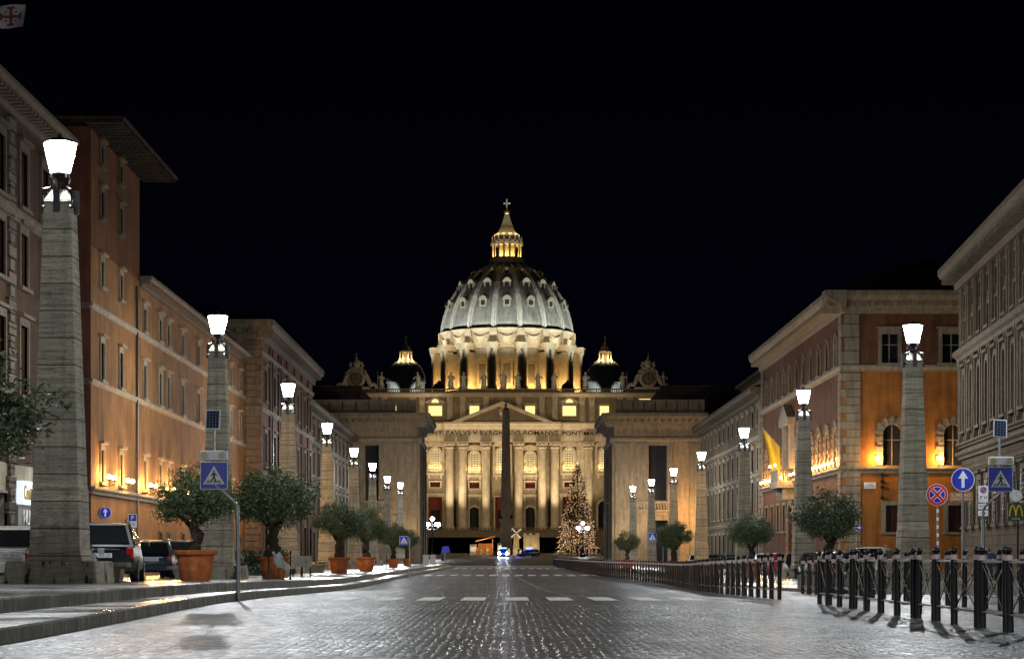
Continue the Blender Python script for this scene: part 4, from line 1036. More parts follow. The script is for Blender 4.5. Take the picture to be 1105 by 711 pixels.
    prof = [(26.5, 91.1), (26.2, 94), (25.6, 96.9), (24.9, 99.3), (24.0, 101.6), (22.6, 104.6), (20.9, 107.4), (18.6, 110.5), (16.0, 113.3), (13.6, 115.2), (11.3, 116.7), (9, 118.1), (7.4, 119.2), (6.5, 119.9)]
    prof_in = prof
    vs = []
    D.lathe(prof, 64); dome = D.build('dome', M['lead'], B, smooth=True)
    def rz(t): # interpolate by param index
        i = min(int(t), len(prof) - 2); f = t - i; return (prof[i][0] * (1 - f) + prof[i + 1][0] * f, prof[i][1] * (1 - f) + prof[i + 1][1] * f)
    for k in range(16):
        a = 2 * PI * (k + .5) / 16 ; 
        m = MB(O @ RZ(a)); vs = []; fs = []
        for i, (r, z) in enumerate(prof[:-1]):
            w = 1.25 * (r / 26.5) ** .55; pr = .75
            vs += [(r - .2, -w, z), (r + pr * .7, -w * .8, z), (r + pr * .7, -w * .28, z), (r + pr * 1.25, -w * .25, z), (r + pr * 1.25, w * .25, z), (r + pr * .7, w * .28, z), (r + pr * .7, w * .8, z), (r - .2, w, z)]
        for i in range(len(prof) - 2):
            for j in range(7): fs.append((i * 8 + j, i * 8 + j + 1, (i + 1) * 8 + j + 1, (i + 1) * 8 + j))
        m.add(vs, fs); m.build('rib', M['ribm'], dome)
    for k in range(16):
        a = 2 * PI * k / 16
        if math.sin(a) > .35: continue
        for (t, sz) in ((4.0, 1.15), (6.6, 1.1), (8.7, .75)):
            r, z = rz(t); m = MB(O @ RZ(a)); h = 1.55 * sz; w_ = 1.35 * sz
            m.box(r - 2.2 * sz, r + .75 * sz, -w_, w_, z - h, z + h * .5); 
            m.prism([(0, 0)], 0, 0) if False else None
            pts = [(-w_ * 1.25, z + h * .5), (w_ * 1.25, z + h * .5), (w_ * .8, z + h * 1.15), (0, z + h * 1.5), (-w_ * .8, z + h * 1.15)]
            n = len(pts); m.add([(r + 1.0 * sz, p[0], p[1]) for p in pts] + [(r - 2.4 * sz, p[0], p[1]) for p in pts], [tuple(range(n)), tuple(range(2 * n - 1, n - 1, -1))] + [(i, i + n, (i + 1) % n + n, (i + 1) % n) for i in range(n)])
            Lc = m.build('lucarne', M['lucm'], dome)
            m = MB(O @ RZ(a)); m.box(r + .74 * sz, r + .80 * sz, -w_ * .55, w_ * .55, z - h * .7, z + h * .4); m.build('opening', M['black'], Lc)
    # attic of drum
    m = MB(O); m.lathe([(27.0, 84.9), (27.0, 85.4), (27.0, 90.2), (27.9, 90.5), (28.0, 91.0), (26.5, 91.3)], 64); at_ = m.build('drum_attic', M['drum'], B, smooth='auto')
    for k in range(16):
        a = 2 * PI * (k + .5) / 16; m = MB(O @ RZ(a)); m.box(26.5, 28.1, -1.5, 1.5, 84.9, 90.9); m.build('attic_pilaster', M['drum'], at_)
        a = 2 * PI * k / 16
        if math.sin(a) > .3: continue
        m = MB(O @ RZ(a)); pts = [(27.25, -3.2 + .8 * i, 88.8 - 1.4 * math.sin(PI * i / 8)) for i in range(9)]; m.tube(pts, [.25, .45, .55, .6, .65, .6, .55, .45, .25], 6); m.build('festoon', M['drum'], at_)
    m = MB(O); m.lathe([(25.0, 60), (25.0, 83.2), (26.0, 83.4), (26.3, 84.3), (27.3, 84.6), (27.3, 84.95)], 64); drum = m.build('drum', M['drum'], B, smooth='auto')
    m = MB(O); m.lathe([(32.5, 60), (32.5, 65.5), (31.8, 66.5), (25, 66.6)], 48); m.build('drum_base', M['basil_shaded'], B, smooth='auto')
    for k in range(16):
        a = 2 * PI * (k + .5) / 16
        if math.sin(a) > .5: continue
        m = MB(O @ RZ(a)); m.box(24.8, 29.6, -1.5, 1.5, 66.5, 81.6); m.box(24.8, 31.4, -2.3, 2.3, 82.6, 84.6); m.box(24.8, 31.8, -2.6, 2.6, 84.6, 85.0); m.box(24.8, 31.2, -2.2, 2.2, 65.8, 67.6)
        Bt = m.build('buttress', M['drum'], drum)
        for sy in (-1, 1):
            m = MB(O @ RZ(a)); m.lathe([(.95, 67.6), (.95, 68.0), (.8, 68.2), (.8, 74), (.7, 80.4), (.95, 81.6), (1.1, 82.6)], 12, 30.1, sy * 1.25); m.build('column', M['drum'], Bt, smooth='auto')
    for k in range(16):
        a = 2 * PI * k / 16
        if math.sin(a) > .35: continue
        m = MB(O @ RZ(a)); 
        for sy in (-1, 1): m.box(24.9, 25.6, sy * 1.9 - .4, sy * 1.9 + .4, 68.5, 77.5)
        m.box(24.9, 25.7, -2.5, 2.5, 77.5, 78.3)
        if k % 2: pts = [(-2.7, 78.3), (2.7, 78.3), (0, 80.2)]
        else: pts = [(2.7 * math.cos(PI * i / 8), 78.3 + 1.8 * math.sin(PI * i / 8)) for i in range(9)]
        n = len(pts); m.add([(26.2, p[0], p[1]) for p in pts] + [(24.7, p[0], p[1]) for p in pts], [tuple(range(n)), tuple(range(2 * n - 1, n - 1, -1))] + [(i, i + n, (i + 1) % n + n, (i + 1) % n) for i in range(n)])
        Wn = m.build('window', M['drum'], drum)
        m = MB(O @ RZ(a)); m.box(25.02, 25.12, -1.4, 1.4, 69.3, 76.6); m.build('pane', M['glassw'], Wn)
        if math.sin(a) < .3:
            p = O @ RZ(a) @ Vector((29.2, 0, 67.6)); light('POINT', 'drum_floodlight', p, 3200, (1, .62, .22), .5, B)
    # lantern
    m = MB(O); m.lathe([(6.6, 119.6), (7.5, 120.0), (7.6, 121.4), (7.2, 121.6), (7.2, 122.0), (5.2, 122.0)], 32)
    m.lathe([(3.2, 122), (3.2, 127.2), (6.6, 127.3), (6.8, 128.1), (5.6, 128.4), (4.6, 129.2), (4.6, 130.6), (5.3, 131.0), (5.3, 131.5), (4.0, 132.3), (3.2, 133.4), (2.2, 135.8), (1.4, 138.2), (1.0, 139.8)], 32)
    Ln = m.build('lantern', M['drum'], B, smooth='auto')
    for k in range(16):
        a = 2 * PI * (k + .5) / 16; m = MB(O @ RZ(a)); m.lathe([(.55, 122), (.42, 122.4), (.40, 126.6), (.6, 127.3)], 8, 5.9, 0); m.build('column', M['drum'], Ln)
        m = MB(O @ RZ(a)); m.lathe([(.4, 128.3), (.5, 129), (.2, 129.6), (.35, 130), (.02, 130.8)], 6, 6.0, 0); m.build('finial', M['drum'], Ln)
        if math.sin(a) < .1: light('POINT', 'lantern_floodlight', O @ RZ(a + PI / 16) @ Vector((4.7, 0, 122.6)), 420, (1, .70, .24), .25, B)
    for k in range(6):
        a = PI + PI * (k + .5) / 6; light('POINT', 'spire_floodlight', O @ RZ(a) @ Vector((5.6, 0, 131.9)), 170, (1, .74, .34), .2, B)
    m = MB(O); m.ball((0, 0, 140.9), 1.25, 0, 14, 10); m.build('orb', M['gold'], B, smooth=True)
    m = MB(O); m.box(-.22, .22, -.2, .2, 142.0, 146.2); m.box(-1.4, 1.4, -.2, .2, 144.2, 144.7); m.build('cross', M['statue'], B)
    # floodlights on the dome
    for k in range(9):
        a = PI + PI * (k + .5) / 9
        p = O @ RZ(a) @ Vector((56, 0, 66)); light('SPOT', 'dome_floodlight', p, 56000, (1.0, 1.0, .88), .6, B, aim=O @ RZ(a) @ Vector((17, 0, 106)), ang=42, blend=.7)
    for k in range(9):
        a = PI + 2 * PI * k / 16; light('POINT', 'attic_floodlight', O @ RZ(a) @ Vector((31.5, 0, 85.6)), 760, (1, .82, .52), .4, B)
    # roof mass behind the facade
    m = MB(); m.box(BX - 40, BX + 40, 705, 800, 1, 52); m.box(-30, 30, 800, 860, 1, 60.1); m.build('nave_block', M['basil_shaded'], B)
    # minor domes
    for sx, px in ((-1, 438), (1, 653)):
        d = 752.0; x = (px - HX) * d / F; Q = T(x, d, 0); k_ = d / F
        zz = lambda y: EYE + (HY - y) * k_
        m = MB(Q); m.lathe([(6.9, 50), (6.9, zz(414)), (7.4, zz(413)), (7.2, zz(410)), (6.9, zz(405)), (6.2, zz(399)), (5.0, zz(394)), (3.6, zz(391)), (2.4, zz(389))], 32); dm = m.build('minor_dome', M['lead'], B, smooth='auto')
        for q in range(8):
            a = 2 * PI * (q + .5) / 8; m = MB(Q @ RZ(a)); m.tube([(7.3, 0, zz(412)), (7.25, 0, zz(408)), (6.8, 0, zz(403)), (5.8, 0, zz(397.5)), (4.3, 0, zz(392.5)), (2.4, 0, zz(389))], .35, 5); m.build('rib', M['lead'], dm)
        m = MB(Q); m.lathe([(2.7, zz(389.2)), (2.7, zz(388)), (1.5, zz(387.8)), (1.5, zz(380)), (2.4, zz(379.8)), (2.3, zz(378.5)), (1.6, zz(377)), (1.4, zz(374)), (.5, zz(372)), (.3, zz(368)), (.02, zz(367))], 16); l2 = m.build('minor_lantern', M['drum'], B, smooth='auto')
        for q in range(8):
            m = MB(Q @ RZ(2 * PI * (q + .5) / 8)); m.lathe([(.32, zz(388)), (.28, zz(380))], 6, 2.2, 0); m.build('column', M['drum'], l2)
        m = MB(Q); m.box(-.1, .1, -.1, .1, zz(367), zz(362)); m.box(-.5, .5, -.1, .1, zz(364.6), zz(364)); m.build('cross', M['statue'], B)
        for q in range(4): a = PI + PI * (q + .5) / 4; light('POINT', 'lantern_floodlight', Q @ RZ(a) @ Vector((3.2, 0, zz(387))), 330, (1, .76, .36), .2, B)
        for q in (-.9, .9): light('SPOT', 'dome_floodlight', Q @ Vector((q * 8, -16, 54)), 15000, (.92, 1, .95), .4, B, aim=Q @ Vector((q * 3.6, 0, 64)), ang=30)
    # low roof domes seen as dark humps
    for px in (474, 612.5):
        d = 700.0; x = (px - HX) * d / F; m = MB(T(x, d, 0)); m.lathe([(2.2, 52), (2.2, EYE + 182 * d / F), (1.8, EYE + 185 * d / F), (.8, EYE + 187.5 * d / F), (.1, EYE + 190 * d / F)], 12); m.build('roof_cupola', M['leaddark'], B)
    # facade floods from the square
    for sx in (-1, 1):
        light('SPOT', 'facade_floodlight', (sx * 52, 560, 21), 92000, (1, .76, .47), 1.0, B, aim=(BX + sx * -6, BD, 27), ang=48, blend=.6)
        light('SPOT', 'attic_floodlight', (sx * 56, 575, 21), 46000, (1, .80, .54), 1.0, B, aim=(BX - sx * 20, BD, 54), ang=60, blend=.6)
    return B
basilica()
# statues on the balustrade
def statue_mesh(seed):
    rnd = random.Random(seed); m = MB(); h = 5.0
    pr = [(1.0, 0), (1.0, .35), (.78, .36), (.82, .9), (.70, 1.8), (.62, 2.6), (.66, 3.2), (.70, 3.7), (.52, 4.05), (.22, 4.2), (.20, 4.35), (.33, 4.5), (.36, 4.75), (.30, 4.98), (.12, 5.1), (.01, 5.12)]
    n = 12; vs = []; fs = []; lean = rnd.uniform(-.25, .25)
    for i, (r, z) in enumerate(pr):
        ox = lean * math.sin(z / 5 * PI)
        for k in range(n):
            a = 2 * PI * k / n; f = 1 + (.16 * math.sin(a * 5 + seed + z) if .5 < z < 4 else 0); vs.append((ox + r * f * math.cos(a), r * .75 * f * math.sin(a), z))
    for i in range(len(pr) - 1):
        for k in range(n): fs.append((i * n + k, i * n + (k + 1) % n, (i + 1) * n + (k + 1) % n, (i + 1) * n + k))
    m.add(vs, fs)
    s = rnd.choice((-1, 1)); up = rnd.uniform(2.6, 4.8)
    m.tube([(s * .6, 0, 3.8), (s * 1.05, -.25, 3.2), (s * 1.15, -.6, up)], [.26, .2, .14], 6); m.tube([(-s * .6, 0, 3.8), (-s * .95, -.1, 3.0), (-s * .4, -.6, 2.7)], [.26, .22, .14], 6)
    if seed % 2: m.tube([(s * 1.2, -.6, .4), (s * 1.2, -.62, 5.4)], .07, 5)
    return m
SX = [373, 412, 450.5, 487, 500.6, 522, 543, 559, 581, 598, 631.6, 672, 716]
SL = ['leftmost', 'second', 'third', 'fourth', 'fifth', 'sixth', 'middle', 'eighth', 'ninth', 'tenth', 'eleventh', 'twelfth', 'rightmost']
for i, px in enumerate(SX):
    m = statue_mesh(i); o = m.build('statue', M['statue'], smooth=True); s_ = 1.12 + (.1 if i == 6 else 0)
    o.location = ((px - HX) * BD / F, BD - .35, zb(419.5)); o.scale = (s_, s_, s_)
    tag(o, '%s robed stone statue from the left on the basilica balustrade' % SL[i], 'statue', 'statues on the basilica roofline')

# ------------------------------------------------------------------ square: obelisk, tree, candelabra, nativity
def obelisk():
    d = 530.0; t = empty('granite_obelisk', ((546 - HX) * d / F, d, gz(d)), 'tall dark granite obelisk on its pedestal in front of the basilica', 'obelisk')
    k = d / F; zz = lambda y: EYE + (HY - y) * k - gz(d)
    m = MB(); m.frust(0, 0, 0, 1.0, 3.4, 3.4, 3.4, 3.4); m.frust(0, 0, 1.0, 2.4, 2.1, 2.1, 1.9, 1.9); m.frust(0, 0, 2.4, 8.6, 1.6, 1.6, 1.5, 1.5); m.frust(0, 0, 8.6, 9.4, 1.8, 1.8, 1.8, 1.8); m.build('pedestal', M['granite'], t)
    for sx in (-1, 1): light('SPOT', 'obelisk_fill_light', (sx * 26, -52, 1.0), 9000, (1, .88, .68), .4, t, aim=(0, 0, 22), ang=44).rotation_euler = (Vector((0, 0, 22)) - Vector((sx * 26, -52, 1.0))).to_track_quat('-Z', 'Y').to_euler()  # unseen fill spots, added only to brighten the obelisk
    m = MB(); m.frust(0, 0, 9.4, zz(443), 1.40, 1.40, .93, .93); m.frust(0, 0, zz(443), zz(438.5), .93, .93, .1, .1); m.build('shaft', M['granite'], t)
    m = MB()
    for sx in (-1, 1): m.ball((sx * 1.3, -1.2, 9.7), .4, 0, 8, 6); m.ball((sx * 1.5, -1.4, 10.1), .3, 0, 8, 6)
    m.build('bronze_lion', M['bronze'], t)
    m = MB(); m.ball((0, 0, zz(437)), .4, 0, 8, 6); m.box(-.08, .08, -.08, .08, zz(437), zz(432)); m.box(-.45, .45, -.07, .07, zz(434.4), zz(434)); m.build('cross', M['bronze'], t)
obelisk()
def xmas():
    d = 500.0; x = (623 - HX) * d / F; z0 = gz(d); H = 22.5
    t = empty('christmas_tree', (x, d, z0), 'tall fir christmas tree covered in small lights right of the obelisk', 'christmas tree')
    m = MB(); m.tube([(0, 0, 0), (0, 0, H - .6)], [.35, .05], 8); m.build('trunk', M['bark'], t)
    rnd = random.Random(3); m = MB()
    li = MB(); n = 0
    for i in range(5200):
        u = rnd.random(); z = 1.2 + (H - 1.5) * (1 - math.sqrt(u)) if rnd.random() < .7 else 1.2 + (H - 1.5) * rnd.random() ** 1.3
        tier = .78 + .28 * (1 - ((z * .8) % 1.0)); Rm = 5.0 * (1 - z / H) ** .8 * tier + .25
        a = rnd.random() * 2 * PI; r = Rm * (.35 + .65 * math.sqrt(rnd.random()))
        c = Vector((r * math.cos(a), r * math.sin(a), z - .16 * r)); o = Vector((math.cos(a), math.sin(a), rnd.uniform(-.5, .1))).normalized(); l = rnd.uniform(.5, .95)
        s_ = Vector((-math.sin(a), math.cos(a), rnd.uniform(-.4, .4))) * .20
        m.add([c - s_, c + s_, c + o * l], [(0, 1, 2)])
        if i % 5 == 0 or (i % 3 == 0 and z < 9):
            c2 = c + o * l * .8 ; q = rnd.uniform(.055, .10)
            li.add([c2 + Vector((q, 0, 0)), c2 + Vector((0, q, 0)), c2 - Vector((q, 0, 0)), c2 - Vector((0, q, 0)), c2 + Vector((0, 0, q)), c2 - Vector((0, 0, q))],
                   [(0, 1, 4), (1, 2, 4), (2, 3, 4), (3, 0, 4), (1, 0, 5), (2, 1, 5), (3, 2, 5), (0, 3, 5)])
    m.build('crown', M['fir'], t); tag(li.build('fairy_light', M['fairy'], t), kind='stuff')
    m = MB(); m.lathe([(.001, H + .5), (.35, H + .1), (.001, H - .3)], 5); m.build('star', M['fairy'], t)
    for z, r, p in ((4, 4.6, 500), (10, 3.5, 350), (16, 2.2, 200)):
        for a in (200, 270, 340): light('POINT', 'garland_light', (r * 1.05 * math.cos(R(a)), r * 1.05 * math.sin(R(a)), z), p * .28, (1, .72, .45), .4, t)
xmas()
def candelabrum(px, d, label, scale=1.0):
    x = (px - HX) * d / F; t = empty('candelabrum', (x, d, gz(d)), label, 'lamp post', 'five globe candelabra of the square')
    m = MB(); m.lathe([(.55, 0), (.55, .5), (.3, .7), (.18, 1.2), (.12, 2.5), (.1, 5.0), (.16, 5.2), (.08, 5.4), (.06, 6.2)], 10)
    g = []
    for k in range(4):
        a = k * PI / 2 + PI / 5; c, s_ = math.cos(a), math.sin(a); m.tube([(0, 0, 4.9), (c * .7, s_ * .7, 4.75), (c * 1.15, s_ * 1.15, 5.0), (c * 1.2, s_ * 1.2, 5.3)], .05, 6); g.append((c * 1.2, s_ * 1.2, 5.6))
    m.build('post', M['iron'], t); g.append((0, 0, 6.5))
    for c in g:
        b = MB(); b.ball(c, .33, 0, 12, 8); b.build('globe', M['globe'], t, smooth=True)
    light('POINT', 'candelabrum_light', (0, 0, 5.75), 1300, (.95, .98, 1.0), .3, t)
candelabrum(466.5, 330, 'five globe candelabrum left of the road end beside the left end block')
candelabrum(629, 395, 'five globe candelabrum standing in front of the christmas tree')

def nativity():
    d = 505.0; k = d / F; z0 = gz(d)
    def X(px): return (px - HX) * k
    def Z(py): return EYE + (HY - py) * k
    B = empty('nativity_hut', (X(523), d, z0), 'orange roofed nativity hut with open front left of the police lights', 'hut')
    b0 = Vector(B.location)
    m = MB(T(*(-b0))); m.box(X(515), X(515.8), d, d + .3, z0, Z(590)); m.box(X(531), X(532), d, d + .3, z0, Z(581)); m.box(X(515.9), X(531), d + 2.5, d + 2.8, z0, Z(586)); m.build('timber_frame', M['wood'], B)
    m = MB(T(*(-b0))); m.add([(X(513), d - .6, Z(584.5)), (X(534), d - .6, Z(579)), (X(534), d + 3, Z(579)), (X(513), d + 3, Z(584.5)), (X(513), d - .6, Z(583.3)), (X(534), d - .6, Z(577.8)), (X(534), d + 3, Z(577.8)), (X(513), d + 3, Z(583.3))],
          [(0, 1, 2, 3), (4, 5, 6, 7), (0, 1, 5, 4), (1, 2, 6, 5), (2, 3, 7, 6), (3, 0, 4, 7)]); m.build('roof', M['wood'], B)
    light('POINT', 'hut_light', (0, -2.0, 2.6), 420, (1, .7, .35), .3, B)
    t = empty('stage_tower', (X(573), d, z0), 'pale lit stage tower of the nativity scene right of the police lights', 'stage set'); b0 = Vector(t.location)
    m = MB(T(*(-b0))); wall_h = Z(577); m.M = T(*(-b0)) @ T(X(565), d, 0); W = X(582) - X(565); wall(m, 0, W, z0, wall_h, [(1.3, 2.1, z0 + 2.4, z0 + 3.3), (2.5, 3.3, z0, z0 + 1.9)], .3); m.box(0, W, .3, 2.4, z0, wall_h); m.build('wall', M['cream'], t)
    m = MB(T(*(-b0))); m.box(X(564.7), X(568), d - .2, d + .2, wall_h + .002, wall_h + .5); m.box(X(571), X(574), d - .2, d + .2, wall_h + .002, wall_h + .5); m.box(X(578), X(582), d - .2, d + .2, wall_h + .002, wall_h + .5); m.build('battlement', M['cream'], t)
    light('POINT', 'stage_light', (0, -2.6, 1.6), 380, (1, .72, .36), .3, t)
    t = empty('windmill', (X(557), d + 1, z0), 'small white windmill with four crossed vanes beside the obelisk foot', 'windmill')
    m = MB(); m.frust(0, 0, 0, Z(577) - z0, .85, .85, .6, .6); m.build('tower', M['cream'], t)
    m = MB(); c = Vector((0, -.8, Z(575) - z0))
    for a in (40, 130, 220, 310):
        v = Vector((math.cos(R(a)), 0, math.sin(R(a)))); p = Vector((-v.z, 0, v.x)) * .16
        m.add([c - p, c + p, c + v * 1.6 + p * 1.6, c + v * 1.6 - p * 1.6] + [q + Vector((0, .08, 0)) for q in (c - p, c + p, c + v * 1.6 + p * 1.6, c + v * 1.6 - p * 1.6)], [(0, 1, 2, 3), (4, 5, 6, 7), (0, 1, 5, 4), (1, 2, 6, 5), (2, 3, 7, 6), (3, 0, 4, 7)])
    m.build('vane', M['white'], t)
    for i, (px, w_, h_, nm) in enumerate(((519, 0, 1.5, 'kneeling pale nativity figure inside the orange hut'), (526, 0, 1.7, 'standing pale nativity figure inside the orange hut'), (549, 0, 1.9, 'tall pale nativity figure left of the windmill'), (561, 0, 1.6, 'pale nativity figure right of the windmill'), (569, 0, 1.7, 'pale nativity figure before the stage tower'))):
        f = statue_mesh(i + 20); o = f.build('nativity_figure', M['cream'], smooth=True); o.location = (X(px), d - 1.2, z0); o.scale = (h_ / 5, h_ / 5, h_ / 5); tag(o, nm, 'figure')
    for px in (549, 561): light('POINT', 'stage_light', (X(px), d - 3.5, z0 + 1.6), 330, (1, .72, .38), .3)
    # white stall boxes
    for i, (a, b, c_) in enumerate(((507.5, 514, 587), (537, 541, 585.5))):
        t = empty('market_stall', (X((a + b) / 2), d - 1, z0), ['small white stall left of the orange hut', 'narrow pale stall behind the police car'][i], 'stall'); w_ = X(b) - X(a); h = Z(c_) - z0
        m = MB(); 
        for sx in (-1, 1):
            for sy in (0, 1.2): m.box(sx * w_ / 2 - .05, sx * w_ / 2 + .05, sy, sy + .1, 0, h - .5)
        m.box(-w_ / 2, w_ / 2, 0.1, 1.1, 0, .95); m.build('counter', M['cream'], t)
        m = MB(); m.extr([(-.2, h - .5), (.7, h), (1.6, h - .5), (.7, h - .1)], -w_ / 2 - .1, w_ / 2 + .1); m.build('canopy', M['tarp'], t)
        m = MB(); m.box(-w_ / 2, w_ / 2, 1.31, 1.36, 0.0, h - .55); m.build('back_sheet', M['tarp'], t)
        light('POINT', 'stall_light', (0, -1.0, 1.8), 90, (1, .85, .62), .2, t)
    # hoarding behind
    dd = 600; m = MB(); kk = dd / F; m.box((462 - HX) * kk, (612 - HX) * kk, dd, dd + .3, 1.2, EYE + (HY - 579.5) * kk)
    tag(m.build('hoarding', M['black']), 'long black hoarding hiding the basilica steps', 'hoarding')
nativity()

# ------------------------------------------------------------------ people
def person_mesh(seed, mats, h=1.72, walk=.35):
    rnd = random.Random(seed)
    J = {'pel': (0, 0, .95), 'ab': (0, .01, 1.12), 'ch': (0, .01, 1.36), 'nk': (0, .0, 1.50), 'hd': (0, -.02, 1.60), 'tp': (0, -.01, 1.70),
         'sl': (.17, .01, 1.42), 'el': (.23, .03, 1.15), 'wl': (.20, -.10, .93), 'hl': (.19, -.13, .83), 'sr': (-.17, .01, 1.42), 'er': (-.22, .06, 1.15), 'wr': (-.22, .02, .90), 'hr': (-.22, .01, .81),
         'pl': (.09, 0, .92), 'kl': (.10, -walk * .35, .50), 'al': (.10, -walk * .45, .09), 'tl': (.10, -walk * .45 - .16, .04), 'pr': (-.09, 0, .92), 'kr': (-.10, walk * .15, .50), 'ar': (-.10, walk * .55, .12), 'tr': (-.10, walk * .55 - .15, .05)}
    rad = {'pel': .15, 'ab': .13, 'ch': .155, 'nk': .06, 'hd': .095, 'tp': .075, 'sl': .075, 'el': .052, 'wl': .036, 'hl': .035, 'sr': .075, 'er': .052, 'wr': .036, 'hr': .035,
           'pl': .10, 'kl': .065, 'al': .045, 'tl': .035, 'pr': .10, 'kr': .065, 'ar': .045, 'tr': .035}
    E = [('pel', 'ab'), ('ab', 'ch'), ('ch', 'nk'), ('nk', 'hd'), ('hd', 'tp'), ('ch', 'sl'), ('sl', 'el'), ('el', 'wl'), ('wl', 'hl'), ('ch', 'sr'), ('sr', 'er'), ('er', 'wr'), ('wr', 'hr'), ('pel', 'pl'), ('pl', 'kl'), ('kl', 'al'), ('al', 'tl'), ('pel', 'pr'), ('pr', 'kr'), ('kr', 'ar'), ('ar', 'tr')]
    ks = list(J); k = h / 1.72
    me = bpy.data.meshes.new('person'); me.from_pydata([tuple(c * k for c in J[q]) for q in ks], [(ks.index(a), ks.index(b)) for a, b in E], [])
    o = bpy.data.objects.new('person', me); C.objects.link(o)
    sk = o.modifiers.new('skin', 'SKIN'); 
    for i, q in enumerate(ks):
        v = me.skin_vertices[0].data[i]; v.radius = (rad[q] * k, rad[q] * k * .85); v.use_root = (i == 0)
    o.modifiers.new('sub', 'SUBSURF').levels = 1; o.modifiers['sub'].render_levels = 1
    dg = bpy.context.evaluated_depsgraph_get(); m2 = bpy.data.meshes.new_from_object(o.evaluated_get(dg)); bpy.data.objects.remove(o)
    m2.materials.clear()
    for m in mats: m2.materials.append(m)      # skin, coat, trousers, hair
    for p in m2.polygons:
        z = p.center.z / k; y = p.center.y; p.use_smooth = True
        p.material_index = 1 if z < 1.5 else 0
        if z < .9 and abs(p.center.x) < .17: p.material_index = 2
        if z < .88 and abs(p.center.x) >= .17: p.material_index = 0
        if z > 1.53 and (y > .01 or z > 1.67): p.material_index = 3
    m2.name = 'person'
    return m2
PM = [person_mesh(1, [M['skin'], M['cloth1'], M['cloth2'], M['hair']]), person_mesh(2, [M['skin'], M['cloth2'], M['cloth2'], M['hair']], 1.66, .2), person_mesh(3, [M['skin'], M['cloth3'], M['cloth1'], M['hair']], 1.78, .1)]
def person(k, x, y, rz, label, group=None, zoff=0):
    o = bpy.data.objects.new('person', PM[k]); C.objects.link(o); o.location = (x, y, gz(y) + zoff); o.rotation_euler = (0, 0, rz); return tag(o, label, 'person', group)
person(0, (1067 - HX) * 86 / F, 86, R(170), 'person in a navy coat seen from behind, left of the pair beyond the railing', zoff=-.05)
person(1, (1077.5 - HX) * 86.6 / F, 86.6, R(190), 'person in black seen from behind, right of the pair beyond the railing', zoff=-.05)
rp = random.Random(5)
for i, px in enumerate((478, 613, 617, 622, 627, 634, 641, 646, 552, 560, 535, 586, 499, 505)):
    d = 455 + rp.uniform(-12, 12) if px > 600 else (250 if px == 478 else 480)
    person(i % 3, (px - HX) * d / F, d, rp.uniform(0, 6), 'small distant person in dark clothes standing in the square' if px != 478 else 'person in dark clothes standing beside the blue sign at the road end', 'distant people in the square' if px != 478 else None)

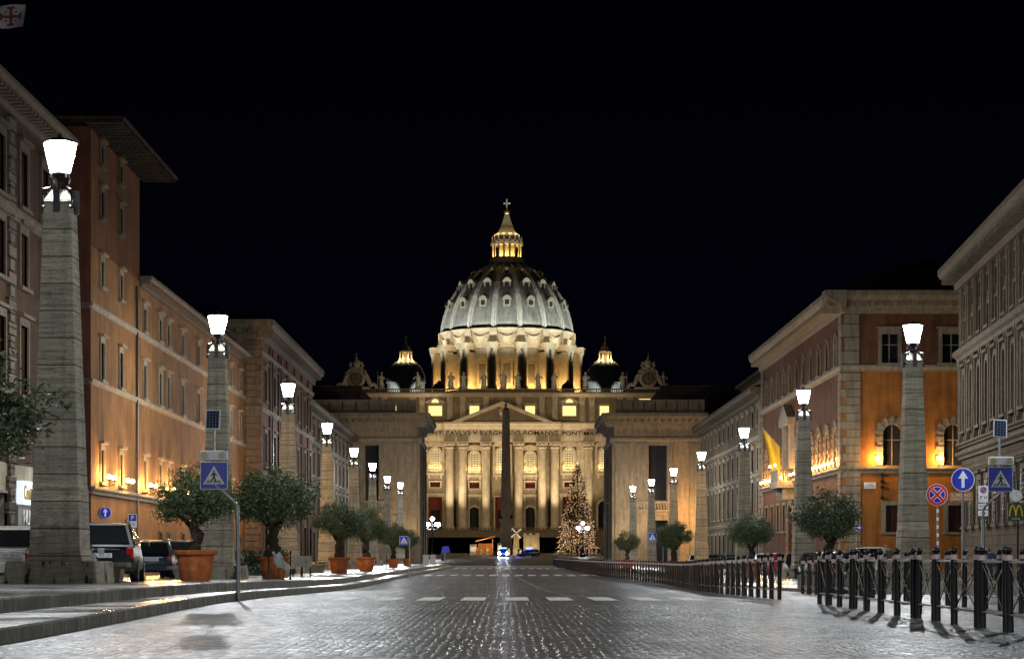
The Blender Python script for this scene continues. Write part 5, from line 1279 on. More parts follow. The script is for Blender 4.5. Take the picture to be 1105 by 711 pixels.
# ------------------------------------------------------------------ cars
def car(name, label, loc, rz, Lc=4.2, W=1.75, H=1.48, paint=None, kind='hatch', group=None, simple=False, plate='', lit=False, cat='car'):
    """local -y = rear (towards viewer when rz=0), +y = front"""
    t = empty(name, loc, label, cat, group, rz)
    paint = paint or M['carblack']
    hl = Lc / 2; belt = H * .60; gb = .24
    nose = .74 * belt if kind != 'van' else belt * .9
    # lower body stations: y, half width, top z
    st = [(-hl, .80, .62), (-hl + .06, .90, belt * .93), (-hl + .30, .97, belt), (-hl + 1.0, 1.0, belt * 1.01), (0, 1.0, belt), (hl - 1.15, .99, belt * .97), (hl - .5, .93, nose + .05), (hl - .12, .82, nose * .9), (hl, .70, nose * .72)]
    m = MB(); vs = []; fs = []; n = 9; hw = W / 2
    for (y, k, zt) in st:
        w_ = hw * k
        zb_ = gb if abs(y) < hl - .2 else gb + .12
        vs += [(-w_ * .86, y, zb_), (-w_ * .98, y, zb_ + .12), (-w_, y, .5 * (zb_ + zt)), (-w_ * .93, y, zt - .03), (0, y, zt + .02), (w_ * .93, y, zt - .03), (w_, y, .5 * (zb_ + zt)), (w_ * .98, y, zb_ + .12), (w_ * .86, y, zb_)]
    for i in range(len(st) - 1):
        for j in range(8): fs.append((i * n + j, i * n + j + 1, (i + 1) * n + j + 1, (i + 1) * n + j))
        fs.append((i * n + 8, i * n, (i + 1) * n, (i + 1) * n + 8))
    fs.append(tuple(range(n))); fs.append(tuple((len(st) - 1) * n + j for j in range(n)))
    m.add(vs, fs); b = m.build('body', paint, t, smooth='auto', bevel=.02)
    # cabin: painted shell with glass panels set on it
    if kind == 'van': g = [(-hl + .08, belt - .04, 0), (-hl + .16, H, 1), (hl - 1.5, H, 1), (hl - .75, belt * .94, 0)]
    elif kind == 'suv': g = [(-hl + .10, belt - .04, 0), (-hl + .42, H - .03, 1), (-hl + 1.2, H, 1), (hl - 2.0, H - .03, 1), (hl - 1.2, belt * .95, 0)]
    else: g = [(-hl + .14, belt - .05, 0), (-hl + .62, H - .06, 1), (-hl + 1.3, H, 1), (hl - 2.0, H - .03, 1), (hl - 1.15, belt * .94, 0)]
    wt, wb_ = hw * .70, hw * .93
    def sec(y, z, top):
        if not top: return [(-wb_, y, z), (-wb_ * .99, y, z + .01), (-wb_ * .97, y, z + .02), (-wb_ * .5, y, z + .03), (wb_ * .5, y, z + .03), (wb_ * .97, y, z + .02), (wb_ * .99, y, z + .01), (wb_, y, z)]
        return [(-wb_, y, belt - .04), (-wt - .055, y, z - .13), (-wt - .01, y, z - .05), (-wt * .6, y, z - .005), (wt * .6, y, z - .005), (wt + .01, y, z - .05), (wt + .055, y, z - .13), (wb_, y, belt - .04)]
    m = MB(); vs = []; fs = []
    for q in g: vs += sec(*q)
    for i in range(len(g) - 1):
        for j in range(7): fs.append((i * 8 + j, i * 8 + j + 1, (i + 1) * 8 + j + 1, (i + 1) * 8 + j))
    m.add(vs, fs); m.build('roof', paint, t, smooth='auto')
    def panel(a, b, c_, d, nrm):           # quad inset on the shell and pushed out
        P = [Vector(q) for q in (a, b, c_, d)]; ce = sum(P, Vector()) / 4
        P = [ce + (q - ce) * .88 + Vector(nrm) * .018 for q in P]
        m = MB(); m.add(P, [(0, 1, 2, 3)]); return m.build('window_glass', M['carglass'], t)
    rb, rt, ft, fb = g[0], g[1], g[-2], g[-1]
    panel((-wb_ * .96, rb[0], rb[1] + .08), (wb_ * .96, rb[0], rb[1] + .08), (wt + .02, rt[0], rt[1] - .03), (-wt - .02, rt[0], rt[1] - .03), (0, -1, .35))
    panel((-wb_ * .96, fb[0], fb[1] + .04), (wb_ * .96, fb[0], fb[1] + .04), (wt + .02, ft[0], ft[1] - .03), (-wt - .02, ft[0], ft[1] - .03), (0, 1, .5))
    ym = (rt[0] + ft[0]) / 2 + .1
    for sx in (-1, 1):
        zt_ = H - .14
        panel((sx * wb_, rb[0] + .22, belt), (sx * wb_, ym - .04, belt), (sx * (wt + .055), ym - .04, zt_), (sx * (wt + .055), rt[0] + .12, zt_), (sx, 0, .3))
        panel((sx * wb_, ym + .04, belt), (sx * wb_, fb[0] - .15, belt), (sx * (wt + .055), ft[0] - .02, zt_), (sx * (wt + .055), ym + .04, zt_), (sx, 0, .3))
        if kind == 'suv': m = MB(); m.tube([(sx * wt * .9, rt[0] + .1, H - .04), (sx * wt * .9, rt[0] + .2, H + .05), (sx * wt * .9, ft[0] - .3, H + .05), (sx * wt * .9, ft[0] - .15, H - .04)], .018, 6); m.build('roof_rail', M['rim'], t)
    for sx in (-1, 1):
        for yy in (-hl + .78, hl - .82):
            m = MB(); m.lathe([(.20, -.1), (.30, -.1), (.32, -.07), (.32, .07), (.30, .1), (.20, .1)], 18); Q = T(sx * (hw - .1), yy, .32) @ Matrix.Rotation(R(90), 4, 'Y')
            m.v = [Q @ v for v in m.v]; wh = m.build('tyre', M['tyre'], t, smooth='auto')
            m = MB(); m.lathe([(.205, .04), (.19, .105 * 1.0), (.05, .09), (.04, .1), (.001, .1)], 12); m.lathe([(.205, -.04), (.19, -.105), (.05, -.09), (.001, -.1)], 12)
            m.v = [Q @ v for v in m.v]; m.build('rim', M['rim'], wh)
    m = MB(); m.box(-hw * .9, hw * .9, -hl - .07, -hl + .12, gb + .05, gb + .30); m.build('rear_bumper', M['tyre'] if kind == 'suv' else paint, t, bevel=.03)
    m = MB(); m.box(-hw * .84, hw * .84, hl - .12, hl + .05, gb + .05, gb + .30); m.build('front_bumper', paint, t, bevel=.03)
    for sx in (-1, 1):
        m = MB(); zc = belt * .86; m.box(sx * hw * .80 - .09, sx * hw * .80 + .09, -hl - .015 + .05, -hl + .16, zc - (.20 if kind == 'suv' else .13), zc + .10); m.build('taillight', M['taillens'], t, bevel=.015)
        m = MB(); m.box(sx * hw * .62 - .15, sx * hw * .62 + .15, hl - .25, hl - .0, nose * .72, nose * .9); m.build('headlight', M['headl'] if lit else M['rim'], t, bevel=.02)
        m = MB(); m.box(sx * (hw + .09) - .08, sx * (hw + .09) + .08, hl - 1.55, hl - 1.42, belt + .0, belt + .14); m.build('wing_mirror', paint, t, bevel=.02)
    m = MB(); m.box(-.26, .26, -hl - .03, -hl - .005 + .06, .66, .78); pl = m.build('number_plate', M['plate'], t)
    if plate: text('plate_text', plate, M['blue'] if False else M['signblack'], pl, T(0, -hl - .032, .72), .42, .075, .004)
    m = MB(); m.box(-hw * .5, hw * .5, -hl + .02, -hl + .05 - .0, belt * .90, belt * .93); m.build('chrome_strip', M['rim'], t)
    return t
def carpaint(name, col, metal=.3):
    m = plain(name, col, .32, 0.0, 0, .2); return m
M['carblack'] = carpaint('black_car_paint', (.008, .009, .012)); M['carnavy'] = carpaint('navy_car_paint', (.008, .014, .04)); M['carwhite'] = carpaint('cream_car_paint', (.52, .50, .44), 0)
M['carsilver'] = carpaint('silver_car_paint', (.38, .39, .41), .7); M['carred'] = carpaint('red_car_paint', (.25, .01, .01)); M['cargrey'] = carpaint('grey_car_paint', (.08, .085, .09), .5)
M['carglass'] = plain('car_window_glass', (.01, .011, .013), .06); M['taillens'] = plain('red_tail_lens', (.35, .01, .012), .2)
def cz(d): return gz(d) + .0
car('parked_car', 'cream car cut off by the left edge behind the obelisk plinth', ((-2 - HX) * 49.5 / F, 49.5 + 1.9, cz(53) + .34), R(10), 3.9, 1.7, 1.46, M['carwhite'], 'hatch', plate='DC 355 KL')
car('parked_car', 'black suv with red tail lights right of the nearest obelisk', ((97 - HX) * 53 / F, 55.4, cz(55) + .36), R(7), 4.4, 1.80, 1.60, M['carblack'], 'suv', plate='EK 472 LM')
car('parked_car', 'silver car nose showing between the obelisk and the black suv', ((63 - HX) * 50.5 / F, 51.0, cz(50) + .36), R(8), 3.8, 1.65, 1.2, M['carsilver'], 'hatch')
car('parked_car', 'dark navy hatchback facing away between the black suv and the first potted tree', ((157 - HX) * 76 / F, 77.8, cz(76) + .40), R(7), 3.6, 1.66, 1.46, M['carnavy'], 'hatch', plate='FR 918 TS')
car('parked_car', 'black estate car with roof rails behind the first terracotta pot', ((190 - HX) * 84 / F, 86, cz(84) + .38), R(5), 4.4, 1.75, 1.56, M['carblack'], 'suv')
car('parked_car', 'silver car parked past the second obelisk lamp', ((266 - HX) * 104 / F, 104, cz(104)), R(24), 4.1, 1.7, 1.42, M['carsilver'], 'hatch')
# right parking row
paints = ['carblack', 'carnavy', 'cargrey', 'carblack', 'carred', 'carblack', 'cargrey', 'carnavy', 'carblack', 'carwhite']
cnames = ['black car', 'navy car', 'grey car', 'black hatchback', 'dark red car', 'black car', 'grey hatchback', 'navy hatchback', 'small black car', 'white car']
spots = [(915, 90), (898, 97), (879, 108), (862, 118), (846, 126), (826, 136), (806, 152), (790, 168), (768, 190), (752, 205)]
wh = ['first', 'second', 'third', 'fourth', 'fifth', 'sixth', 'seventh', 'eighth', 'ninth', 'tenth']
for i, (px, d) in enumerate(spots):
    car('parked_car', '%s, %s from the near end of the row parked behind the right railing' % (cnames[i], wh[i]), ((px - HX) * d / F, d, cz(d)), R(180 + 12 * math.sin(i * 2)), 4.1, 1.75, 1.50, M[paints[i]], 'hatch' if i % 3 else 'suv', 'cars parked behind the right railing')
car('parked_car', 'white suv parked left of the nearest right obelisk lamp', ((957 - HX) * 88 / F, 92, cz(88)), R(160), 4.3, 1.8, 1.72, M['carwhite'], 'suv')
pc = car('police_car', 'police car with bright headlights and blue beacon driving up the road', ((543 - HX) * 370 / F, 370, gz(370)), R(180), 4.3, 1.8, 1.5, M['carblack'], 'suv', lit=True, cat='police car')
m = MB(); m.box(-.6, .6, -.6, -.3, 1.56, 1.76); m.build('light_bar', M['blueled'], pc); light('POINT', 'beacon_light', (0, .9, 2.2), 900, (.05, .12, 1), .3, pc)
for sx in (-1, 1):
    m = MB(); m.ball((sx * .68, 2.26, .70), .24, 0, 10, 8); m.build('headlight_lens', M['headl'], pc)
    light('SPOT', 'headlight_beam', (sx * .68, 2.62, .72), 8000, (.95, .97, 1), .2, pc).rotation_euler = (R(89), 0, 0)
pc2 = car('police_car', 'second dark police car with a blue beacon parked right of the obelisk', ((570.5 - HX) * 400 / F, 400, gz(400)), R(120), 4.4, 1.8, 1.5, M['carblack'], 'suv', cat='police car')
m = MB(); m.box(-.75, .75, -.25, .15, 1.56, 1.80); m.build('light_bar', M['blueled'], pc2); light('POINT', 'beacon_light', (0, 2.8, 1.4), 1500, (.02, .05, 1), .3, pc2)

# ------------------------------------------------------------------ olive trees in terracotta pots
def tree_parts(seed, R0=1.15, Hc=.85, trunk_h=.95, nl=9000, wide=1.0):
    rnd = random.Random(seed)
    t = MB(); tips = []
    def limb(p, d, L_, r, depth):
        pts = [p]; rr = [r]; q = p.copy(); dd = d.copy()
        for i in range(4):
            dd = (dd + Vector((rnd.uniform(-.28, .28), rnd.uniform(-.28, .28), rnd.uniform(-.05, .2)))).normalized(); q = q + dd * L_ / 4; pts.append(q.copy()); rr.append(r * (1 - .15 * (i + 1)))
        t.tube(pts, rr, 8 if depth == 0 else 5)
        if depth < 3:
            for _ in range(3 if depth else 4):
                a = rnd.uniform(0, 2 * PI); nd = (dd * .55 + Vector((math.cos(a), math.sin(a), rnd.uniform(.1, .7)))).normalized(); limb(q, nd, L_ * .62, r * .48, depth + 1)
        else: tips.append(q)
    # gnarled trunk
    pts = [Vector((0, 0, -.1))]; q = Vector((0, 0, 0)); rr = [.24]
    for i in range(7):
        q = Vector((.05 * math.sin(i * 1.3 + seed), .05 * math.cos(i * 1.7), trunk_h * (i + 1) / 7)); pts.append(q); rr.append(.22 - .012 * i + .02 * math.sin(i * 2.3))
    t.tube(pts, rr, 12)
    t.tube([pts[3] + Vector((.12, 0, 0)), pts[5] + Vector((.16, 0, 0)), pts[6] + Vector((.1, 0, .05))], [.08, .1, .07], 7)
    for a in range(4):
        an = a * PI / 2 + rnd.uniform(-.3, .3); limb(q - Vector((0, 0, .08)), Vector((math.cos(an) * .8, math.sin(an) * .8, .75)).normalized(), R0 * .62, .11, 1)
    m = MB(); cl = []
    zc = trunk_h + Hc * .92
    for i in range(130):
        a = rnd.uniform(0, 2 * PI); e = rnd.uniform(-1, 1); k = rnd.uniform(.45, 1.0) ** .6
        c = Vector((R0 * wide * k * math.sqrt(1 - e * e) * math.cos(a), R0 * wide * k * math.sqrt(1 - e * e) * math.sin(a), zc + Hc * k * e * (1.0 if e > 0 else .72)))
        nz_ = 1 + .42 * noise.noise(c * 1.7 + Vector((seed, 0, 0)))
        c = Vector((c.x * nz_, c.y * nz_, zc + (c.z - zc) * nz_)); cl.append((c, rnd.uniform(.10, .30)))
    for i in range(nl):
        c, r = rnd.choice(cl); g = Vector((rnd.gauss(0, 1), rnd.gauss(0, 1), rnd.gauss(0, .8))) * r * .62; p = c + g
        d = (g.normalized() * .6 + Vector((rnd.uniform(-1, 1), rnd.uniform(-1, 1), rnd.uniform(-.5, 1)))).normalized(); s_ = d.cross(Vector((rnd.uniform(-1, 1), rnd.uniform(-1, 1), rnd.uniform(-1, 1)))).normalized()
        l = rnd.uniform(.07, .13); w_ = .019
        m.add([p, p + d * l * .5 + s_ * w_, p + d * l, p + d * l * .5 - s_ * w_], [(0, 1, 2, 3)])
    return t, m
protos = []
def tree(k, loc, scl, label, rz=0):
    if k < len(protos):
        return dup(protos[k], loc, rz, scl, label)
    t = empty('olive_tree', loc, label, 'olive tree', 'potted olive trees along the avenue', rz); t.scale = (scl,) * 3 if isinstance(scl, (int, float)) else scl
    a, b = tree_parts(10 + k, nl=13000 if k < 3 else 15000); a.build('trunk', M['bark'], t, smooth=True); b.build('crown', M['leaf'], t); protos.append(t); return t
pot0 = None
def pot(loc, w_, label):
    global pot0
    if pot0 is None:
        pot0 = empty('plant_pot', (0, 0, 0), label, 'plant pot', 'terracotta pots of the olive trees')
        m = MB(); m.lathe([(.40, 0), (.42, .02), (.47, .30), (.475, .31), (.48, .33), (.52, .60), (.53, .74), (.60, .75), (.62, .78), (.62, .86), (.60, .88), (.55, .88), (.53, .80), (.50, .62)], 40); m.f = m.f[:-1]; m.m = m.m[:-1]
        m.build('pot_body', M['terra'], pot0, smooth='auto')
        m = MB(); m.lathe([(.52, .74), (.001, .78)], 24); m.build('soil', M['soil'], pot0); pot0.location = loc; k = w_ / 1.24; pot0.scale = (k, k, k); return pot0
    return dup(pot0, loc, random.uniform(0, 6), w_ / 1.24, label)
TR = [(211, 58, .38, 1.24, .92, 0, 'nearest'), (295, 78, .38, 1.22, 1.30, 1, 'second'), (366, 108, .38, 1.20, 1.15, 2, 'third'), (395, 124, .38, 1.20, 1.15, 0, 'fourth'), (424.5, 166, .38, 1.0, 1.1, 1, 'fifth'), (439.5, 196, .38, 1.0, 1.05, 2, 'sixth')]
for i, (px, d, zo, w_, s_, k, o_) in enumerate(TR):
    x = (px - HX) * d / F; z = gz(d) + zo
    pot((x, d, z), w_, '%s terracotta pot from the camera along the left pavement' % o_)
    tree(k, (x, d, z + .70 * w_ / 1.24), s_, 'olive tree growing in the %s terracotta pot of the left pavement' % o_, rz=i * 1.3)
for i, (px, d, s_, k, o_) in enumerate([(895, 73, 1.0, 0, 'nearest'), (811, 108, .98, 1, 'second'), (727, 133, 1.0, 2, 'third'), (677, 190, 1.0, 0, 'fourth')]):
    x = (px - HX) * d / F; z = gz(d) + .12
    pot((x, d, z), 1.2, '%s terracotta pot behind the railing on the right' % o_)
    tree(k, (x, d, z + .68), s_, 'olive tree in the %s pot behind the right railing' % o_, rz=i * 2 + 2)
pot((-9.75, 35, .38), 1.24, 'terracotta pot of the tree cut off by the left edge')
tree(3, (-9.75, 35, 1.06), (1.5, 1.5, 1.36), 'olive tree crown reaching in over the left edge before the nearest obelisk', 1.0)
# little pot with a plastic sheet, posts and bench blocks
m = MB(); m.lathe([(.16, 0), (.24, .36), (.27, .37), (.27, .44), (.24, .44), (.2, .38)], 20); o = m.build('small_plant_pot', M['terra']); o.location = ((302 - HX) * 74 / F, 74, gz(74) + .38); tag(o, 'small terracotta pot beside the second large pot', 'plant pot')
m = MB(); vs = []; fs = []; n = 12
for j in range(n + 1):
    for i in range(n + 1):
        s_, t_ = i / n, j / n; vs.append((-.28 + .5 * s_ * (.5 + .5 * t_) + .18 * t_ + .03 * math.sin(9 * t_), .07 * math.sin(8 * s_ + 5 * t_), .85 - .60 * t_ + .06 * math.sin(7 * s_)))
for j in range(n):
    for i in range(n): q_ = j * (n + 1) + i; fs.append((q_, q_ + 1, q_ + n + 2, q_ + n + 1))
m.add(vs, fs); o = m.build('plastic_sheet', M['tarp'], smooth=True); o.modifiers.new('thick', 'SOLIDIFY').thickness = .01
o.location = ((302 - HX) * 73.8 / F, 73.7, gz(74) + .40 + .10); tag(o, 'crumpled white plastic sheet draped over the small pot', 'plastic sheet')
def bench(px, d, label, L_=1.5):
    t = empty('stone_bench', ((px - HX) * d / F, d, gz(d) + .38), label, 'bench', 'stone benches between the obelisks')
    m = MB(); m.box(-L_ / 2, L_ / 2, -.3, .3, .36, .48); m.build('seat', M['concrete'], t, bevel=.02)
    m = MB(); m.frust(0, 0, 0, .36, L_ * .30, .24, L_ * .38, .27); m.build('pedestal', M['concrete'], t, bevel=.02)
bench(115, 49.5, 'stone bench just right of the nearest obelisk plinth', 1.1)
bench(205, 74, 'stone bench behind the nearest terracotta pot', 1.6); bench(300, 88, 'stone bench behind the second terracotta pot')
bench(340, 112, 'stone bench left of the third terracotta pot'); bench(382, 140, 'stone bench behind the fourth terracotta pot')

# hedge and cafe front on the left
rnd = random.Random(4); m = MB()
for i in range(5200):
    c = Vector((rnd.uniform(-1.7, 1.7), rnd.uniform(-.5, .5), rnd.uniform(0, 1.15))); a = Vector((rnd.uniform(-1, 1), rnd.uniform(-1, 1), rnd.uniform(-1, 1))).normalized(); b = a.cross(Vector((0, .3, 1))).normalized()
    m.add([c, c + a * .06 + b * .035, c + a * .12, c + a * .06 - b * .035], [(0, 1, 2, 3)])
o = m.build('hedge', M['leafg']); o.location = ((272 - HX) * 97 / F, 97, gz(97) + .38); tag(o, 'low dark hedge between the second obelisk and second potted tree', 'hedge')
def post(px, d, label):
    m = MB(); m.lathe([(.05, 0), (.04, .04), (.03, .1), (.03, .95), (.045, 1.0), (.045, 1.04), (.001, 1.08)], 10); o = m.build('iron_post', M['iron'], smooth='auto'); o.location = ((px - HX) * d / F, d, gz(d) + .38); tag(o, label, 'post', 'slim black posts on the left pavement')
post(290, 72, 'slim black post in front of the second terracotta pot'); post(313.5, 76, 'slim black post just right of the second terracotta pot'); post(417, 150, 'slim black post left of the fifth terracotta pot')
def cafe_chair(px, d, label):
    t = empty('cafe_chair', ((px - HX) * d / F, d, gz(d) + .38), label, 'chair', 'cafe chairs on the left pavement')
    m = MB(); m.box(-.24, .24, -.24, .24, .43, .47); m.build('seat', M['concrete'], t)
    m = MB(); m.box(-.24, .24, .22, .26, .47, .92); m.build('backrest', M['concrete'], t)
    for a in (-.2, .2):
        for b in (-.2, .2): m = MB(); m.tube([(a, b, 0), (a, b, .44)], .018, 5); m.build('leg', M['iron'], t)
cafe_chair(321, 90, 'cafe chair left of the pair near the third obelisk lamp'); cafe_chair(330, 91, 'cafe chair right of the pair near the third obelisk lamp')
# ------------------------------------------------------------------ traffic signs
def sign_face(t, kind, cx, cz_, s, y=0.0, parent=None):
    """sign faces the camera, thin boxes stacked by a few mm"""
    E = lambda dy: T(cx, y - dy, cz_)
    if kind in ('circle_arrow', 'no_stop', 'no_park', 'no_entry'):
        def disc(r, dy, mat, nm, th=.012):
            m = MB(); m.prism([(cx + r * math.cos(2 * PI * i / 32), cz_ + r * math.sin(2 * PI * i / 32)) for i in range(32)], y - dy, y - dy + th); return m.build(nm, mat, t)
        if kind == 'circle_arrow':
            d0 = disc(s, .0, M['white'], 'sign_plate'); disc(s * .94, .004, M['blue'], 'sign_field')
            m = MB(); k = s
            m.prism([(cx - .13 * k, cz_ - .68 * k), (cx + .13 * k, cz_ - .68 * k), (cx + .13 * k, cz_ + .12 * k), (cx - .13 * k, cz_ + .12 * k)], y - .009, y - .003)
            m.prism([(cx - .42 * k, cz_ + .10 * k), (cx + .42 * k, cz_ + .10 * k), (cx, cz_ + .78 * k)], y - .009, y - .003); m.build('arrow', M['white'], t)
        elif kind == 'no_entry':
            disc(s, 0, M['white'], 'sign_plate'); disc(s * .94, .004, M['red'], 'sign_field'); m = MB(); m.box(cx - s * .62, cx + s * .62, y - .010, y - .003, cz_ - s * .15, cz_ + s * .15); m.build('bar', M['white'], t)
        else:
            disc(s, 0, M['white'], 'sign_plate'); disc(s * .96, .004, M['red'], 'sign_ring'); disc(s * .74, .008, M['white'], 'sign_inner'); disc(s * .70, .012, M['blue'], 'sign_field')
            for a in ((45, 135) if kind == 'no_stop' else (135,)):
                for w_, dy, mt, nm in ((.17, .015, M['white'], 'diagonal_edge'), (.11, .018, M['red'], 'diagonal')):
                    v = Vector((math.cos(R(a)), math.sin(R(a)))); p = Vector((-v.y, v.x)) * s * w_; v = v * s * .72; m = MB()
                    if a == 45: dy += .0015
                    m.prism([(cx - v.x - p.x, cz_ - v.y - p.y), (cx + v.x - p.x, cz_ + v.y - p.y), (cx + v.x + p.x, cz_ + v.y + p.y), (cx - v.x + p.x, cz_ - v.y + p.y)], y - dy, y - dy + .003); m.build(nm, mt, t)
    if kind == 'crossing':
        m = MB(); m.box(cx - s, cx + s, y, y + .02, cz_ - s, cz_ + s); m.build('sign_plate', M['white'], t, bevel=.006)
        m = MB(); m.box(cx - s * .95, cx + s * .95, y - .004, y - .001, cz_ - s * .95, cz_ + s * .95); m.build('sign_field', M['blue'], t)
        m = MB(); m.prism([(cx - s * .78, cz_ - s * .62), (cx + s * .78, cz_ - s * .62), (cx, cz_ + s * .72)], y - .008, y - .0045); m.build('triangle', M['white'], t)
        m = MB(); P = lambda a, b: (cx + s * a, cz_ + s * b); Y0, Y1 = y - .012, y - .0085
        m.prism([P(.07 * math.cos(2 * PI * i / 12) + .0, .07 * math.sin(2 * PI * i / 12) + .34) for i in range(12)], Y0, Y1)
        m.prism([P(-.09, .24), P(.08, .24), P(.09, -.12), P(-.08, -.12)], Y0, Y1)
        m.prism([P(.05, -.10), P(-.09, -.10), P(-.30, -.52), P(-.18, -.52)], Y0 + .0006, Y1); m.prism([P(.09, -.10), P(-.04, -.10), P(.12, -.52), P(.24, -.52)], Y0 + .0003, Y1)
        m.prism([P(-.07, .22), P(-.25, .0), P(-.2, -.05), P(-.05, .1)], Y0 + .0004, Y1); m.prism([P(.07, .22), P(.25, .02), P(.2, -.03), P(.05, .1)], Y0 + .0004, Y1)
        for a in (-.56, -.40, .02, .36, .52): m.prism([P(a - .06, -.56), P(a + .04, -.56), P(a * .72 + .04, -.32), P(a * .72 - .02, -.32)], Y0 + .0008, Y1)
        m.build('pedestrian_symbol', M['signblack'], t)
def crossing_sign(px, d, base_z, sx, sy, pole_top, arm, label, solar=(0, 0), zsign=0):
    X = (px - HX) * d / F; t = empty('crossing_sign', (X, d, base_z), label, 'road sign')
    k = d / F
    def L(ax, ay): return ((ax - px) * k, EYE + (HY - ay) * k - base_z)
    cx, cz_ = L(sx, sy); s = .30
    a = L(*pole_top)
    m = MB(); m.tube([(0, 0, -.1), (0, 0, 1.0), (a[0], 0, a[1])], .045, 10)
    m.build('pole', M['steel'], t, smooth='auto')
    pts = [(q[0], .0, q[1]) for q in [L(*p) for p in arm]]
    m = MB(); m.tube([(a[0], 0, a[1] - .15), (a[0], 0, a[1])] + pts, .03, 8); m.tube([(pts[-1][0], .04, pts[-1][2]), (cx, .05, cz_ - .1), (cx, .05, cz_ + .62), (cx, .05, cz_ + 1.0)], .028, 8); m.build('arm', M['steel'], t, smooth='auto')
    sign_face(t, 'crossing', cx, cz_, s, y=-.02)
    m = MB(); m.box(cx - .30, cx + .30, -.12, -.0, cz_ + .33, cz_ + .54); lb = m.build('lamp_bar', M['white'], t, bevel=.02)
    for q in (-.19, .19):
        m = MB(); m.prism([(cx + q + .075 * math.cos(2 * PI * i / 16), cz_ + .435 + .075 * math.sin(2 * PI * i / 16)) for i in range(16)], -.135, -.118); m.build('warning_lamp', M['lens'], lb)
    pz = cz_ + 1.22; px_ = cx + solar[0]
    Q = T(px_, .02, pz) @ Matrix.Rotation(R(-14), 4, 'X') @ Matrix.Rotation(R(solar[1]), 4, 'Y')
    m = MB(Q); m.box(-.16, .16, -.015, .015, -.22, .22); m.build('solar_frame', M['white'], t)
    m = MB(Q); m.box(-.135, .135, -.022, -.016, -.195, .195)
    m.build('solar_panel', M['solar'], t)
    m = MB(Q)
    for i in range(1, 4): m.box(-.135 + .0675 * i - .003, -.135 + .0675 * i + .003, -.0245, -.0225, -.195, .195)
    for i in range(1, 6): m.box(-.135, .135, -.0243, -.0226, -.195 + .065 * i - .002, -.195 + .065 * i + .002)
    m.build('solar_grid', M['steel'], t)
M['lens'] = plain('amber_lens', (.40, .38, .20), .3)
crossing_sign(257, 44.5, gz(44.5), 231, 513, (256, 545), [(250, 538), (240, 529), (232, 523)], 'blue pedestrian crossing sign with solar panel on a leaning pole at the left kerb', (-.03, 0))
crossing_sign(1061, 49, 0.0 + gz(49), 1079.5, 517, (1061, 560), [(1061, 550), (1066, 543), (1078, 532)], 'blue pedestrian crossing sign with solar panel on a curved arm at the right', (0.0, 4))
def pole_sign(name, px, d, z0, items, label, top, r=.03):
    t = empty(name, ((px - HX) * d / F, d, z0), label, 'road sign'); k = d / F
    m = MB(); m.tube([(0, .03, -.1), (0, .03, EYE + (HY - top) * k - z0)], r, 10); m.build('pole', M['steel'], t, smooth='auto')
    for kind, sx, sy, s in items: sign_face(t, kind, (sx - px) * k, EYE + (HY - sy) * k - z0, s, y=-.03)
    return t, k
pole_sign('direction_sign', 1039, 53, gz(53), [('circle_arrow', 1038.9, 517.4, .305)], 'round blue sign with white upward arrow left of the right crossing sign', 506)
t, k = pole_sign('no_stopping_sign', 1012, 56, gz(56), [('no_stop', 1011, 533.6, .30)], 'round red and blue no stopping sign right of the nearest right obelisk', 524)
m = MB()
for i in range(9): z = .5 + i * .22; m.lathe([(.034, z), (.034, z + .10)], 10, 0, .03)
m.build('sticker', M['white'], t)
pole_sign('crossing_sign', 704, 150, gz(150) + .12, [('crossing', 704, 579.5, .32)], 'small blue pedestrian crossing sign beside the third right potted tree', 575)
pole_sign('no_stopping_sign', 715.5, 140, gz(140) + .12, [('no_stop', 715, 573, .30)], 'small no stopping sign above the third right potted tree', 568)
pole_sign('crossing_sign', 442, 118, gz(118), [('crossing', 435.8, 583, .25)], 'small distant blue pedestrian crossing sign at the left kerb', 580)
pole_sign('direction_sign', 893, 78, gz(78) + .12, [('circle_arrow', 893, 570, .20)], 'round blue direction sign partly behind the nearest right potted tree', 566)
t, k = pole_sign('direction_sign', 113.6, 83, gz(83), [('circle_arrow', 113.8, 553, .24)], 'round blue arrow sign above the black suv on the left', 549)
m = MB(); m.prism([(-.07 + .24 * math.cos(2 * PI * i / 24), EYE + 47 * k - gz(83) + .24 * math.sin(2 * PI * i / 24)) for i in range(24)], .045, .06); m.build('rear_disc', M['signblack'], t)
pole_sign('no_entry_sign', 127, 90, gz(90), [('no_entry', 127, 571, .26)], 'small red no entry sign between the two dark cars on the left', 566)
t = empty('parking_sign', ((143 - HX) * 92 / F, 92, gz(92)), 'rectangular blue and white parking sign above the navy hatchback', 'road sign'); k = 92 / F
zc = EYE + 38.5 * k - gz(92)
m = MB(); m.tube([(0, .03, -.1), (0, .03, zc + .4)], .025, 8); m.build('pole', M['steel'], t)
m = MB(); m.box(-.19, .19, -.01, .01, zc - .30, zc + .30); m.build('sign_plate', M['white'], t); m = MB(); m.box(-.17, .17, -.016, -.012, zc - .02, zc + .27); m.build('sign_field', M['blue'], t)
text('sign_letters', 'P', M['white'], t, T(0, -.017, zc + .12), None, .2, .003, .02)
text('sign_letters', '8-20', M['signblack'], t, T(0, -.012, zc - .16), .24, .1, .003, .01)
